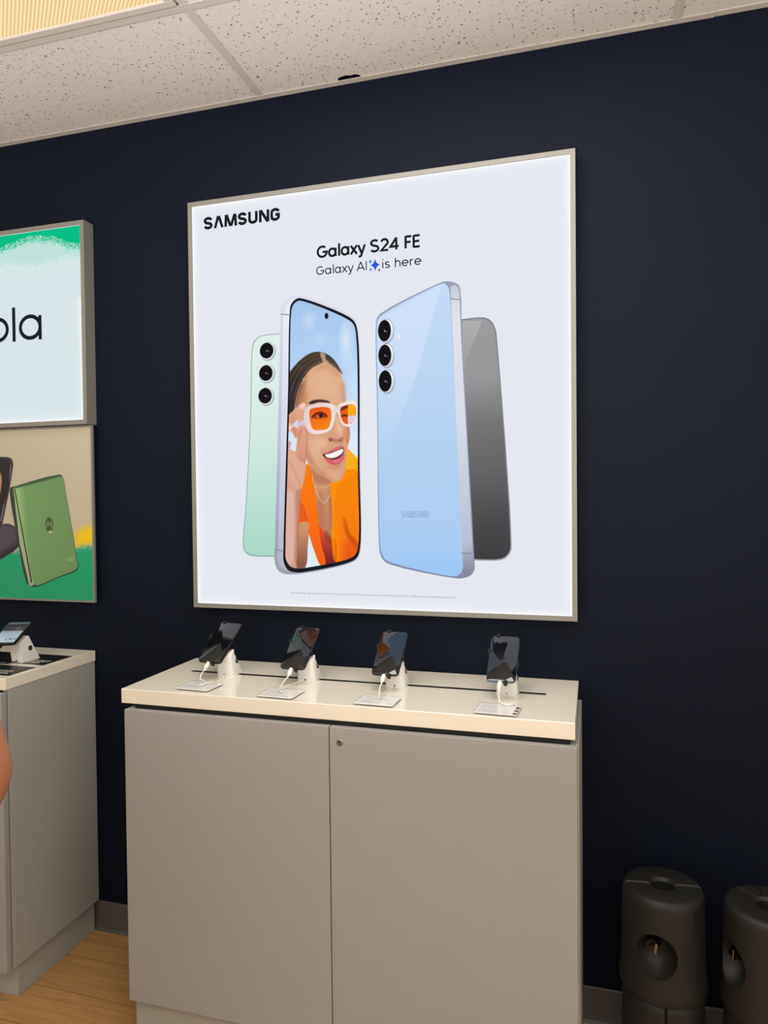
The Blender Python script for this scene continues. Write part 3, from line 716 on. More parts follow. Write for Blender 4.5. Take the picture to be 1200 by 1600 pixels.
# parting and strands
P.fill([(-0.1573, 1.9472), (-0.1436, 1.9439), (-0.1388, 1.9249), (-0.1314, 1.9175), (-0.1439, 1.9147), (-0.1526, 1.9258)], (206, 184, 164), .005, .75)
for q in ([(-0.2604, 1.8615), (-0.2373, 1.9016), (-0.2018, 1.9319), (-0.1700, 1.9416)], [(-0.2555, 1.8375), (-0.2331, 1.8836), (-0.1956, 1.9197), (-0.1625, 1.9323)], [(-0.2481, 1.8134), (-0.2282, 1.8656), (-0.1894, 1.9076), (-0.1577, 1.9214)], [(-0.2610, 1.8140), (-0.2475, 1.8608), (-0.2148, 1.9121)]):
    P.line(q, .0016, (128, 110, 94), .003, .55)
for q in ([(-0.1355, 1.9393), (-0.1139, 1.9204), (-0.0945, 1.8873)], [(-0.1387, 1.9308), (-0.1202, 1.9179), (-0.1018, 1.8982)]): P.line(q, .003, (74, 60, 50), .003, .8)
P.line([(-0.2205, 1.8664), (-0.2383, 1.8247), (-0.2473, 1.7837), (-0.2544, 1.7364)], .006, (62, 48, 42), .006, .8)
# eyebrow, nose, mouth
P.fill([(-0.1985, 1.7944), (-0.1844, 1.8032), (-0.1592, 1.8044), (-0.1341, 1.7991), (-0.1249, 1.7910), (-0.1404, 1.7941), (-0.1656, 1.7964), (-0.1877, 1.7916)], (60, 40, 36), .003, .95, smooth=4)
P.line([(-0.1062, 1.7365), (-0.0947, 1.7186), (-0.0831, 1.7036), (-0.0820, 1.6902), (-0.0920, 1.6835)], .003, (196, 132, 100), .004, .55)
P.fill([(-0.1356, 1.6838), (-0.1230, 1.6869), (-0.1075, 1.6805), (-0.0919, 1.6865), (-0.0846, 1.6833), (-0.0983, 1.6744), (-0.1169, 1.6738)], (166, 96, 76), .005, .7)
P.fill([(-0.1085, 1.7541), (-0.0975, 1.7362), (-0.0880, 1.7067), (-0.0968, 1.6919), (-0.1065, 1.7132)], (238, 196, 166), .012, .7)
P.line([(-0.1294, 1.6731), (-0.1434, 1.6559), (-0.1538, 1.6350)], .0028, (186, 122, 94), .005, .6)
P.fill([(-0.1550, 1.6362), (-0.1360, 1.6451), (-0.1109, 1.6561), (-0.0953, 1.6615), (-0.0861, 1.6600), (-0.0849, 1.6513), (-0.1048, 1.6478), (-0.1299, 1.6379)], (204, 112, 108), .002, 1, smooth=4)
P.fill([(-0.1550, 1.6351), (-0.1298, 1.6403), (-0.1048, 1.6489), (-0.0849, 1.6530), (-0.0851, 1.6396), (-0.0958, 1.6265), (-0.1176, 1.6188), (-0.1394, 1.6235)], (104, 44, 44), .002, 1, smooth=4)
P.fill([(-0.1462, 1.6348), (-0.1267, 1.6390), (-0.1048, 1.6472), (-0.0874, 1.6508), (-0.0875, 1.6426), (-0.0988, 1.6324), (-0.1144, 1.6258), (-0.1300, 1.6250), (-0.1394, 1.6276)], (250, 246, 242), .0016, 1, smooth=4)
for q in ([(-0.1349, 1.6357), (-0.1338, 1.6251)], [(-0.1236, 1.6377), (-0.1232, 1.6237)], [(-0.1123, 1.6421), (-0.1119, 1.6246)], [(-0.1030, 1.6459), (-0.1019, 1.6284)], [(-0.0949, 1.6481), (-0.0938, 1.6346)]): P.line(q, .0008, (206, 196, 194), .001, .6, smooth=0)
P.fill([(-0.1501, 1.6267), (-0.1301, 1.6192), (-0.1114, 1.6187), (-0.0939, 1.6282), (-0.0838, 1.6390), (-0.0841, 1.6221), (-0.0960, 1.6090), (-0.1147, 1.6036), (-0.1334, 1.6087)], (222, 100, 108), .002, 1, (206, 84, 96), (-0.1176, 1.6229), (-0.1178, 1.6036), 4)
P.fill([(-0.1239, 1.6155), (-0.0990, 1.6184), (-0.0928, 1.6159), (-0.1146, 1.6106)], (240, 150, 150), .006, .6)
P.fill([(-0.2390, 1.7744), (-0.2339, 1.8216), (-0.2167, 1.8614), (-0.2024, 1.8819), (-0.2080, 1.8468), (-0.2214, 1.8002), (-0.2255, 1.7768)], (150, 98, 68), .014, .55)
P.fill([(-0.1578, 1.9133), (-0.1389, 1.9168), (-0.1111, 1.8976), (-0.0927, 1.8785), (-0.1021, 1.8703), (-0.1392, 1.8958), (-0.1769, 1.8921)], (204, 150, 116), .016, .55)
P.fill([(-0.1168, 1.6844), (-0.1044, 1.6793), (-0.0907, 1.6835), (-0.0859, 1.6717), (-0.0984, 1.6662), (-0.1139, 1.6702)], (198, 138, 108), .010, .6)
P.fill([(-0.1343, 1.6814), (-0.1268, 1.6835), (-0.1231, 1.6775), (-0.1294, 1.6754)], (120, 62, 50), .003, .7); P.fill([(-0.1007, 1.6768), (-0.0920, 1.6800), (-0.0896, 1.6765), (-0.0971, 1.6732)], (140, 74, 60), .003, .6)
P.fill([(-0.1562, 1.6386), (-0.1611, 1.6535), (-0.1547, 1.6621), (-0.1511, 1.6473)], (196, 136, 106), .010, .5)
P.fill([(-0.1429, 1.5971), (-0.1178, 1.6013), (-0.0929, 1.6048), (-0.0993, 1.5933), (-0.1242, 1.5897)], (196, 132, 104), .010, .55)
P.fill([(-0.1861, 1.6778), (-0.1607, 1.6858), (-0.1419, 1.6781), (-0.1390, 1.6616), (-0.1548, 1.6533), (-0.1800, 1.6569)], (236, 186, 156), .022, .6)
P.line([(-0.2392, 1.7655), (-0.2340, 1.8127), (-0.2187, 1.8533)], .003, (64, 48, 42), .004, .6)
# orange lenses behind the frames
P.fill([(-0.1943, 1.7754), (-0.1784, 1.7806), (-0.1406, 1.7812), (-0.1269, 1.7759), (-0.1234, 1.7606), (-0.1262, 1.7315), (-0.1352, 1.7142), (-0.1603, 1.7105), (-0.1824, 1.7124), (-0.1917, 1.7281)], (236, 92, 24), .002, 1, (250, 134, 22), (-0.1721, 1.7803), (-0.1478, 1.7118), 4)
P.fill([(-0.0958, 1.7769), (-0.0834, 1.7833), (-0.0538, 1.7854), (-0.0453, 1.7792), (-0.0457, 1.7457), (-0.0545, 1.7298), (-0.0791, 1.7250), (-0.0901, 1.7359)], (232, 92, 24), .002, 1, None, None, None, 4)
P.fill([(-0.0704, 1.7815), (-0.0538, 1.7854), (-0.0453, 1.7792), (-0.0456, 1.7515), (-0.0708, 1.7514)], (252, 172, 30), .0016, 1, smooth=0)
P.fill([(-0.0708, 1.7514), (-0.0456, 1.7515), (-0.0470, 1.7400), (-0.0545, 1.7310), (-0.0711, 1.7258)], (226, 206, 222), .0016, 1, smooth=0)
P.fill([(-0.0934, 1.7744), (-0.0809, 1.7809), (-0.0710, 1.7839), (-0.0711, 1.7758), (-0.0848, 1.7706), (-0.0922, 1.7662)], (90, 38, 28), .004, .9)
P.line([(-0.0924, 1.7505), (-0.0819, 1.7530), (-0.0714, 1.7502)], .006, (92, 36, 30), .004, .9)
P.fill([(-0.1889, 1.7528), (-0.1735, 1.7639), (-0.1596, 1.7668), (-0.1446, 1.7603), (-0.1372, 1.7506), (-0.1599, 1.7492), (-0.1788, 1.7488)], (150, 48, 26), .004, .85)
P.line([(-0.1883, 1.7516), (-0.1755, 1.7616), (-0.1596, 1.7656), (-0.1459, 1.7604), (-0.1366, 1.7518)], .0034, (52, 26, 30), .002, .95)
P.fill(ell(*(-0.1579, 1.7556), .0066, .0066, 14), (46, 30, 42), .002, 1, smooth=0)
P.fill(ell(*(-0.1686, 1.7531), .004, .003, 10), (226, 150, 110), .003, .8, smooth=0)
P.line([(-0.1851, 1.7491), (-0.1630, 1.7464), (-0.1391, 1.7490)], .0016, (110, 36, 26), .002, .8)
# frames
def ring(outer, inner, col, hi):
    P2 = P.c.copy(); P.fill(outer, col, .0016, 1, hi, (-0.2038, 1.7817), (-0.1165, 1.7136), 4)
    so = sdist(P.X, P.Z, smooth2(inner, 5)); al = np.clip(so/.0016+.5, 0, 1)[..., None]
    P.c[:] = P.c*(1-al)+P2*al
ring([(-0.2142, 1.7644), (-0.2089, 1.7808), (-0.1909, 1.7894), (-0.1530, 1.7935), (-0.1249, 1.7910), (-0.1106, 1.7822), (-0.1032, 1.7772), (-0.1084, 1.7599), (-0.1162, 1.7311), (-0.1290, 1.7093), (-0.1605, 1.6999), (-0.1858, 1.7008), (-0.2034, 1.7132), (-0.2120, 1.7348)], [(-0.1943, 1.7742), (-0.1784, 1.7800), (-0.1406, 1.7806), (-0.1282, 1.7754), (-0.1240, 1.7606), (-0.1275, 1.7315), (-0.1364, 1.7149), (-0.1603, 1.7111), (-0.1818, 1.7130), (-0.1911, 1.7281)], (228, 208, 208), (244, 230, 222))
ring([(-0.1058, 1.7715), (-0.0994, 1.7852), (-0.0783, 1.7935), (-0.0488, 1.7950), (-0.0416, 1.7860), (-0.0407, 1.7571), (-0.0471, 1.7330), (-0.0595, 1.7208), (-0.0767, 1.7191), (-0.0914, 1.7301), (-0.0986, 1.7508)], [(-0.0946, 1.7757), (-0.0821, 1.7821), (-0.0551, 1.7843), (-0.0459, 1.7787), (-0.0463, 1.7457), (-0.0545, 1.7310), (-0.0766, 1.7261), (-0.0889, 1.7370)], (238, 220, 220), (246, 232, 226))
P.fill([(-0.1125, 1.7823), (-0.1032, 1.7807), (-0.0939, 1.7826), (-0.0959, 1.7711), (-0.1058, 1.7680), (-0.1128, 1.7543), (-0.1171, 1.7592)], (232, 214, 214), .0025, 1)
P.fill([(-0.2429, 1.7277), (-0.2286, 1.7402), (-0.2145, 1.7432), (-0.2121, 1.7277), (-0.2300, 1.7272)], (214, 196, 214), .002, 1, smooth=2)
P.line([(-0.2129, 1.7644), (-0.2063, 1.7818), (-0.1878, 1.7892)], .003, (206, 186, 206), .003, .6)
P.line([(-0.1148, 1.7485), (-0.1085, 1.7553), (-0.1024, 1.7480)], .0016, (190, 150, 140), .002, .7)
# fingers
P.fill([(-0.2683, 1.7578), (-0.2487, 1.7748), (-0.2259, 1.7934), (-0.2131, 1.7975), (-0.2075, 1.7913), (-0.2115, 1.7761), (-0.2284, 1.7562), (-0.2453, 1.7373), (-0.2570, 1.7294), (-0.2686, 1.7334)], (232, 176, 152), .0022, 1, (214, 150, 122), (-0.2227, 1.7944), (-0.2557, 1.7305), 4)
P.fill([(-0.2279, 1.7887), (-0.2138, 1.7969), (-0.2087, 1.7914), (-0.2140, 1.7810), (-0.2242, 1.7791)], (244, 206, 200), .004, .85)
P.fill([(-0.2686, 1.7334), (-0.2557, 1.7353), (-0.2455, 1.7278), (-0.2494, 1.7184), (-0.2573, 1.7116), (-0.2690, 1.7096)], (236, 176, 158), .0025, 1)
P.fill([(-0.2649, 1.7249), (-0.2493, 1.7267), (-0.2481, 1.7196), (-0.2611, 1.7153)], (250, 220, 216), .003, .85)
P.fill([(-0.2430, 1.7182), (-0.2224, 1.7245), (-0.2077, 1.7216), (-0.2015, 1.7119), (-0.2037, 1.6872), (-0.2081, 1.6459), (-0.2124, 1.6105), (-0.2302, 1.6198), (-0.2415, 1.6409), (-0.2398, 1.6706), (-0.2357, 1.6882)], (226, 164, 140), .0025, 1, (214, 150, 126), (-0.2238, 1.7175), (-0.2218, 1.6226), 4)
P.fill([(-0.2355, 1.7001), (-0.2263, 1.7176), (-0.2187, 1.7173), (-0.2294, 1.6821), (-0.2361, 1.6586)], (202, 128, 100), .008, .55)
P.fill([(-0.2572, 1.7187), (-0.2442, 1.7242), (-0.2368, 1.7002), (-0.2408, 1.6884), (-0.2497, 1.7006)], (206, 136, 106), .004, .9)
P.line([(-0.2097, 1.7170), (-0.2037, 1.6872), (-0.2081, 1.6459), (-0.2123, 1.6152)], .0024, (176, 104, 78), .003, .65)
P.fill([(-0.2667, 1.6821), (-0.2550, 1.6901), (-0.2424, 1.6706), (-0.2439, 1.6499), (-0.2556, 1.6484), (-0.2658, 1.6559)], (222, 232, 246), .002, 1)
P.fill([(-0.2697, 1.6566), (-0.2440, 1.6457), (-0.2302, 1.6198), (-0.2137, 1.6105), (-0.2154, 1.5750), (-0.2249, 1.5365), (-0.2423, 1.5338), (-0.2645, 1.5639), (-0.2732, 1.5940)], (222, 170, 146), .006, .9)
P.line([(-0.2663, 1.6189), (-0.2512, 1.5935), (-0.2374, 1.5635), (-0.2288, 1.5348)], .002, (178, 118, 92), .003, .6); P.line([(-0.2409, 1.6379), (-0.2275, 1.6275), (-0.2136, 1.6153)], .0018, (184, 116, 90), .002, .7)
P.fill([(-0.2694, 1.6762), (-0.2616, 1.6819), (-0.2566, 1.6711), (-0.2645, 1.6582), (-0.2697, 1.6595)], (214, 150, 150), .003, .8)
# necklaces, earring
P.line([(-0.1886, 1.5774), (-0.1839, 1.5478), (-0.1702, 1.5358), (-0.1500, 1.5349), (-0.1310, 1.5441)], .0014, (232, 206, 170), .0014, .9)
P.line([(-0.1815, 1.5418), (-0.1754, 1.5211), (-0.1643, 1.5003), (-0.1525, 1.4878), (-0.1410, 1.4971), (-0.1295, 1.5147)], .0015, (240, 216, 180), .0014, .95)
P.line([(-0.2085, 1.6175), (-0.2048, 1.6074)], .003, (255, 250, 244), .002, .95, smooth=0)
# camera hole
P.fill(ell(*(-0.1359, 2.0570), .0062, .0094, 18), (20, 18, 22), .0012, 1, smooth=0)
pts = np.stack([gx.ravel(), np.full(gx.size, yB-.0005), gz.ravel()], -1)
faces = [(r*nx+c, r*nx+c+1, (r+1)*nx+c+1, (r+1)*nx+c) for r in range(nz-1) for c in range(nx-1)]
inside = sdist(gx, gz, smooth2(bez, 5)).ravel() > .0012
faces = [f for f in faces if inside[f[0]] and inside[f[1]] and inside[f[2]] and inside[f[3]]]
ink_mesh('portrait_picture', pts, faces, lin(np.clip(P.c, 0, 255)).reshape(-1, 3), LIT, sp_)['label'] = 'woman in orange cardigan adjusting white sunglasses'
# black bezel ring
bo, si = smooth2(bez, 6), smooth2(scr, 6)
bm = B()
va = [bm.verts.new((p[0], yB-.0009, p[1])) for p in bo]
def nearest_on(pts, p):
    best, q = 1e9, None
    for i in range(len(pts)):
        a, b = pts[i], pts[(i+1) % len(pts)]; ex, ez = b[0]-a[0], b[1]-a[1]
        t = max(0, min(1, ((p[0]-a[0])*ex+(p[1]-a[1])*ez)/(ex*ex+ez*ez+1e-12))); s = (a[0]+t*ex, a[1]+t*ez)
        d = (s[0]-p[0])**2+(s[1]-p[1])**2
        if d < best: best, q = d, s
    return q
vb = [bm.verts.new((q[0], yB-.0009, q[1])) for q in (nearest_on(si, p) for p in bo)]
for i in range(len(va)): bm.faces.new((va[i], va[(i+1) % len(va)], vb[(i+1) % len(va)], vb[i]))
obj('bezel', bm, backlit('bezel_ink', srgb(26, 28, 34)), sp_)

# blue phone seen from behind
yC = LB_Y-.0022
bp_ = attr_poly('printed_phone', smooth2([(0.0209, 2.0204), (0.0241, 2.0367), (0.0374, 2.0516), (0.2125, 2.1229), (0.2324, 2.1271), (0.2561, 2.1221), (0.2717, 2.1124), (0.2771, 2.0888), (0.2796, 1.9756), (0.3109, 1.3207), (0.3112, 1.2929), (0.3021, 1.2760), (0.2773, 1.2659), (0.2581, 1.2649), (0.0618, 1.3009), (0.0386, 1.3132), (0.0268, 1.3338), (0.0235, 1.3627), (0.0218, 1.7657)], 4), yC,
    [(0, (150, 158, 176)), (.5, (158, 166, 190)), (1, (134, 142, 168))], ((0.1638, 2.1296), (0.1733, 1.2676)), LIT, lbx)
bp_['label'] = 'light blue phone back'
attr_poly('side_rail', [(0.2470, 2.1108), (0.2605, 2.1140), (0.2705, 2.1054), (0.2737, 2.0863), (0.2768, 1.9758), (0.3075, 1.3206), (0.3079, 1.2939), (0.2999, 1.2804), (0.2819, 1.2722), (0.2775, 1.2922), (0.2740, 1.3425), (0.2580, 1.8109), (0.2489, 2.0720)], yC-.0003,
    [(0, (196, 200, 212)), (.08, (226, 229, 240)), (.5, (214, 219, 235)), (.9, (184, 190, 210)), (.95, (150, 154, 172)), (1, (120, 124, 142))], ((0.2605, 2.1151), (0.2931, 1.2702)), LIT, bp_)
for q in ([(0.2467, 2.0744), (0.2770, 2.0684), (0.2770, 2.0712), (0.2467, 2.0777)], [(0.2745, 1.3369), (0.3104, 1.3363), (0.3104, 1.3396), (0.2745, 1.3408)]): sheet('antenna_line', q, yC-.0005, backlit('rail_grey_dark', srgb(140, 146, 162)), bp_)
blue = smooth2([(0.0239, 2.0196), (0.0271, 2.0330), (0.0410, 2.0467), (0.2124, 2.1190), (0.2289, 2.1219), (0.2413, 2.1091), (0.2462, 2.0822), (0.2533, 1.9221), (0.2757, 1.3425), (0.2764, 1.2922), (0.2638, 1.2740), (0.2479, 1.2709), (0.0655, 1.3067), (0.0423, 1.3179), (0.0311, 1.3374), (0.0271, 1.3627), (0.0248, 1.7656)], 4)
attr_poly('phone_back', blue, yC-.0004, [(0, (196, 219, 248)), (.3, (188, 214, 244)), (.6, (178, 210, 242)), (.85, (172, 205, 242)), (1, (156, 198, 246))], ((0.1637, 2.1185), (0.1733, 1.2733)), LIT, bp_)
attr_poly('sheen', [(0.0275, 2.0170), (0.0312, 2.0310), (0.0433, 2.0437), (0.2124, 2.1151), (0.2209, 2.1154), (0.1439, 1.8618), (0.0899, 1.7286), (0.0472, 1.6158), (0.0278, 1.5932), (0.0272, 1.7655)], yC-.0006, [(0, (208, 226, 250)), (.45, (204, 222, 248)), (.8, (188, 214, 245)), (1, (178, 210, 242))], ((0.1287, 2.0992), (0.0411, 1.6044)), LIT, bp_)
for c in [(0.0476, 1.9984), (0.0480, 1.9255), (0.0484, 1.8491)]: printed_lens(c, (.0200, .0318), (.0058, -.0015), (.0228, .0348), yC-.0008, bp_)
sheet('flash', ell(*(0.0924, 1.9792), .0048, .0058, 14), yC-.0008, backlit('flash_ink', srgb(238, 238, 232)), bp_)
sheet('flash', ell(*(0.0888, 1.9704), .0038, .0042, 14), yC-.0008, backlit('flash_ink_dim', srgb(222, 224, 214)), bp_)
lettering('SVMSUNG', .0930, 1.4420, .0870, .0205, .0046, yC-.0008, backlit('pale_word_ink', srgb(156, 184, 222)), bp_, WORD)

# ================================================================== upper left lightbox
UL_Y = -.0465
ul = thing('lightbox', 'backlit white and green sign with cut off black lettering at left edge', 'lightbox')
ux0, ux1, uz0, uz1 = -2.16, -1.0016, 1.7624, 2.4475
bm = B(); frame_bars(bm, ux0, ux1, uz0, uz1, .0145, -.05, -.001); obj('frame', bm, M['frame'], ul)
bm = B(); box(bm, ux0+.004, ux1-.004, -.044, -.0015, uz0+.004, uz1-.004); obj('back_tray', bm, M['white_plastic'], ul)
PU = light_panel_material(ux0+.0145, ux1-.0145, uz0+.0145, uz1-.0145, srgb(216, 229, 233), (.98, 1, 1), .010)
bm = B(); box(bm, ux0+.0135, ux1-.0135, UL_Y, UL_Y+.002, uz0+.0135, uz1-.0135); obj('light_panel', bm, PU, ul)
rng = np.random.default_rng(7)
# sprayed green band across the top of the sheet
sx0, sx1, sz0, sz1 = ux0+.016, ux1-.016, 2.19, uz1-.016
nx, nz = int((sx1-sx0)/.0024), int((sz1-sz0)/.0024)
gx, gz = np.meshgrid(np.linspace(sx0, sx1, nx), np.linspace(sz0, sz1, nz))
top = np.interp(gx, [-2.15, -1.95, -1.80, -1.62, -1.46, -1.353, -1.270, -1.189, -1.110, -1.032, -1.0], [2.372, 2.395, 2.376, 2.352, 2.364, 2.3766, 2.3988, 2.4053, 2.3857, 2.3558, 2.35])+.003*np.sin(gx*60)
edge2 = 2.311+.006*np.sin(gx*23+1)
nse = rng.random(gx.shape)
g1 = np.clip((gz-top)/.020+.5, 0, 1); g2 = np.clip((gz-edge2)/.055+.45, 0, 1)
spr = (nse < np.clip((gz-top)/.040+.75, 0, 1)**2).astype(float)*np.clip((gz-top)/.03+1, 0, 1)
base = np.array((216, 229, 233.))[None, None]; haze = np.array((176, 226, 212.)); grn = np.array((8, 190, 134.))
dots = (nse < .55*np.clip(1-np.abs(gz-edge2)/.03, 0, 1)).astype(float)
c_ = base*(1-.0*g2[..., None])
fall = g2*(1-.35*np.clip((gz-2.30)/.06, 0, 1))
c_ = c_*(1-fall[..., None]*.85)+haze*fall[..., None]*.85
c_ = c_*(1-dots[..., None]*.55)+np.array((236, 244, 246.))*dots[..., None]*.55
al = np.maximum(g1, spr*.85)[..., None]; c_ = c_*(1-al)+grn*al
wht = (nse > .72) & (np.abs(gz-top) < .014); c_[wht] = (208, 236, 228)
yU = UL_Y-.0006
pts = np.stack([gx.ravel(), np.full(gx.size, yU), gz.ravel()], -1)
faces = [(r*nx+c, r*nx+c+1, (r+1)*nx+c+1, (r+1)*nx+c) for r in range(nz-1) for c in range(nx-1)]
ink_mesh('printed_spray', pts, faces, lin(np.clip(c_, 0, 255)).reshape(-1, 3), LIT, ul)['label'] = 'sprayed green band'
NAVYINK = backlit('navy_ink_backlit', srgb(26, 32, 44))
# the visible end of the word: o l a (the rest lies beyond the picture's edge)
GL2 = {'o': (.255, [arc(.1275, .1275, .105, .105, 0, 360, 32)]), 'l': (.10, [[(.05, .0), (.05, .335)]]),
       'a': (.26, [arc(.125, .1275, .105, .105, 0, 360, 32), [(.230, 0), (.230, .235)]]), 't': (.16, [[(.07, .32), (.07, 0)], [(.0, .235), (.14, .235)]]),
       'r': (.13, [[(.05, 0), (.05, .235)], [(.05, .12)]+arc(.15, .12, .10, .105, 180, 90, 8)]),
       'm': (.42, [[(.05, 0), (.05, .235)], [(.05, .13)]+arc(.13, .13, .08, .10, 180, 0, 10)+[(.21, 0)], [(.21, .13)]+arc(.29, .13, .08, .10, 180, 0, 10)+[(.37, 0)]])}
wd = 'motorola'; tot = sum(GL2[c][0] for c in wd); sc = .395
lettering(wd, -1.1765-tot*sc, 2.0600, tot*sc, sc*.90, .0135, yU-.0002, NAVYINK, ul, GL2)

# ================================================================== lower left poster
lp = thing('poster_panel', 'glossy framed poster of green folding phone, below the left lightbox', 'poster')
qx0, qx1, qz0, qz1 = -2.16, -.9975, 1.1520, 1.7600
PF = .0065
bm = B(); frame_bars(bm, qx0, qx1, qz0, qz1, PF, -.0315, -.022); obj('frame', bm, M['frame'], lp)
bm = B(); box(bm, qx0+.012, qx1-.012, -.022, -.0005, qz0+.012, qz1-.012); obj('standoff_back', bm, M['black'], lp)
bm = B(); box(bm, qx0+.002, qx1-.002, -.0285, -.0225, qz0+.002, qz1-.002); obj('backing_board', bm, M['white_plastic'], lp)
sx0, sx1, sz0, sz1 = qx0+PF, qx1-PF, qz0+PF, qz1-PF
nx, nz = int((sx1-sx0)/.0026), int((sz1-sz0)/.0026)
gx, gz = np.meshgrid(np.linspace(sx0, sx1, nx), np.linspace(sz0, sz1, nz))
nse = rng.random(gx.shape)
c_ = np.empty(gx.shape+(3,)); c_[:] = (180, 174, 154)
low = rng.random((nz//5+2, nx//5+2)); lo = np.kron(low, np.ones((5, 5)))[:nz, :nx]
hy = 1.378+.010*np.sin(gx*30); yel = np.clip(1-np.abs(gz-hy+.004*lo)/.050, 0, 1)*np.clip(((gx+1.10)/.05), .25, 1)
ya = np.clip(yel*1.6-.25*nse, 0, 1)[..., None]; c_ = c_*(1-ya)+np.array((226, 190, 16.))*ya
hg = 1.335+.012*np.sin(gx*19+2)-.020*np.clip((-1.06-gx)/.1, 0, 1)
ga = np.clip((hg-gz)/.03+.5, 0, 1); ga = np.where(nse < ga**1.3, np.clip(ga*1.5, 0, 1), ga*.25)
ga = np.where(gz < hg-.03, 1, ga)[..., None]; c_ = c_*(1-ga)+np.array((0, 152, 110.))*ga
QM = attr_mat('poster_print', False, .3)
yQ = -.0290
pts = np.stack([gx.ravel(), np.full(gx.size, yQ), gz.ravel()], -1)
faces = [(r*nx+c, r*nx+c+1, (r+1)*nx+c+1, (r+1)*nx+c) for r in range(nz-1) for c in range(nx-1)]
ink_mesh('printed_background', pts, faces, lin(np.clip(c_, 0, 255)).reshape(-1, 3), QM, lp)
def pm(name, rgb, r=.3): return mat(name, srgb(*rgb), r)
# green folding phone
gf = sheet('printed_phone', smooth2([(-1.3461, 1.5508), (-1.3301, 1.5547), (-1.1430, 1.5932), (-1.1236, 1.5892), (-1.1079, 1.5199), (-1.0679, 1.2972), (-1.0633, 1.2775), (-1.0700, 1.2619), (-1.1492, 1.2342), (-1.2335, 1.2023), (-1.2648, 1.2001), (-1.2845, 1.2165), (-1.3191, 1.3636), (-1.3489, 1.5298)], 3), yQ-.0003, pm('phone_edge_ink', (42, 54, 46)), lp)
gf['label'] = 'green folding phone'
sheet('hinge_edge', [(-1.3334, 1.5496), (-1.3235, 1.5494), (-1.2511, 1.2092), (-1.2647, 1.2015), (-1.2727, 1.2058), (-1.3104, 1.3526)], yQ-.0005, pm('hinge_ink', (150, 172, 140)), gf)
sheet('hinge_groove', [(-1.3298, 1.5488), (-1.3253, 1.5487), (-1.2590, 1.2164), (-1.2645, 1.2126)], yQ-.0007, pm('groove_ink', (30, 40, 34)), gf)
attr_poly('phone_back', smooth2([(-1.3226, 1.5472), (-1.2559, 1.5617), (-1.1279, 1.5886), (-1.1211, 1.5831), (-1.1080, 1.5181), (-1.0701, 1.2971), (-1.0662, 1.2785), (-1.0725, 1.2662), (-1.1491, 1.2379), (-1.2325, 1.2068), (-1.2468, 1.2064), (-1.2562, 1.2209), (-1.2832, 1.3602)], 3), yQ-.0006,
    [(0, (146, 184, 130)), (.05, (124, 166, 112)), (.12, (106, 150, 97)), (.5, (102, 144, 93)), (1, (98, 138, 89))], ((-1.3042, 1.4189), (-1.0670, 1.4335)), QM, gf)
sheet('hinge_edge', [(-1.3301, 1.5547), (-1.1430, 1.5925), (-1.1279, 1.5893), (-1.1280, 1.5864), (-1.3190, 1.5479)], yQ-.0008, pm('lip_ink', (62, 92, 62)), gf)
sheet('emblem', ell(*(-1.1816, 1.4191), .0165, .0260, 30), yQ-.0009, pm('emblem_ink', (62, 84, 56)), gf)
sheet('emblem', ell(*(-1.1778, 1.3944), .0075, .0040, 16), yQ-.0011, pm('emblem_glint', (176, 200, 150)), gf)
bm = B()
flat_faces(bm, ribbon([(-1.1946, 1.4074), (-1.1874, 1.4300), (-1.1825, 1.4169)], .0034)+ribbon([(-1.1807, 1.4169), (-1.1743, 1.4300), (-1.1696, 1.4060)], .0034), yQ-.0011); obj('emblem', bm, pm('emblem_mark', (140, 160, 124)), gf)
lettering('razr', -1.113, 1.2945, .035, .016, .0016, yQ-.0009, pm('pale_green_ink', (150, 186, 128)), gf)
# dark folding phone standing half open, cut by the picture's edge
df = sheet('printed_phone', smooth2([(-1.6722, 1.6710), (-1.3889, 1.6615), (-1.3524, 1.6591), (-1.3367, 1.6513), (-1.3313, 1.6346), (-1.3345, 1.6144), (-1.3509, 1.5409), (-1.3821, 1.4281), (-1.3962, 1.3798), (-1.5363, 1.3809), (-1.6785, 1.4569)], 3), yQ-.0003, pm('dark_phone_ink', (50, 46, 58)), lp)
df['label'] = 'dark folding phone, half open'
sheet('phone_edge', [(-1.3464, 1.6276), (-1.3385, 1.6348), (-1.3429, 1.6035), (-1.3866, 1.4337), (-1.3931, 1.4300)], yQ-.0005, pm('edge_sheen', (104, 98, 118)), df)
sheet('phone_screen', smooth2([(-1.6339, 1.6548), (-1.3891, 1.6519), (-1.3572, 1.6481), (-1.3475, 1.6387), (-1.3460, 1.6257), (-1.3896, 1.4560), (-1.6396, 1.4568)], 2), yQ-.0006, pm('screen_black_ink', (28, 26, 34)), df)
sheet('phone_screen', smooth2([(-1.5293, 1.6335), (-1.4082, 1.6234), (-1.3876, 1.6044), (-1.3827, 1.5821), (-1.3852, 1.5562), (-1.3971, 1.5229), (-1.5327, 1.5093)], 3), yQ-.0007, pm('screen_picture_ink', (176, 122, 92)), df)
sheet('phone_base', smooth2([(-1.3813, 1.4226), (-1.3270, 1.4115), (-1.3178, 1.3802), (-1.3143, 1.3415), (-1.3706, 1.3075), (-1.4031, 1.2921), (-1.6349, 1.2810), (-1.6321, 1.3804), (-1.3960, 1.3891)], 2), yQ-.0002, pm('dark_base_ink', (56, 50, 66)), df)
sheet('phone_base', [(-1.3860, 1.4189), (-1.3316, 1.4071), (-1.3214, 1.3636), (-1.3977, 1.3220), (-1.4008, 1.3816)], yQ-.00035, pm('dark_base_top', (74, 68, 86)), df)
sheet('phone_edge', [(-1.3186, 1.3507), (-1.3134, 1.3415), (-1.3984, 1.2967), (-1.3990, 1.3071)], yQ-.0005, pm('edge_dark', (34, 30, 40)), df)

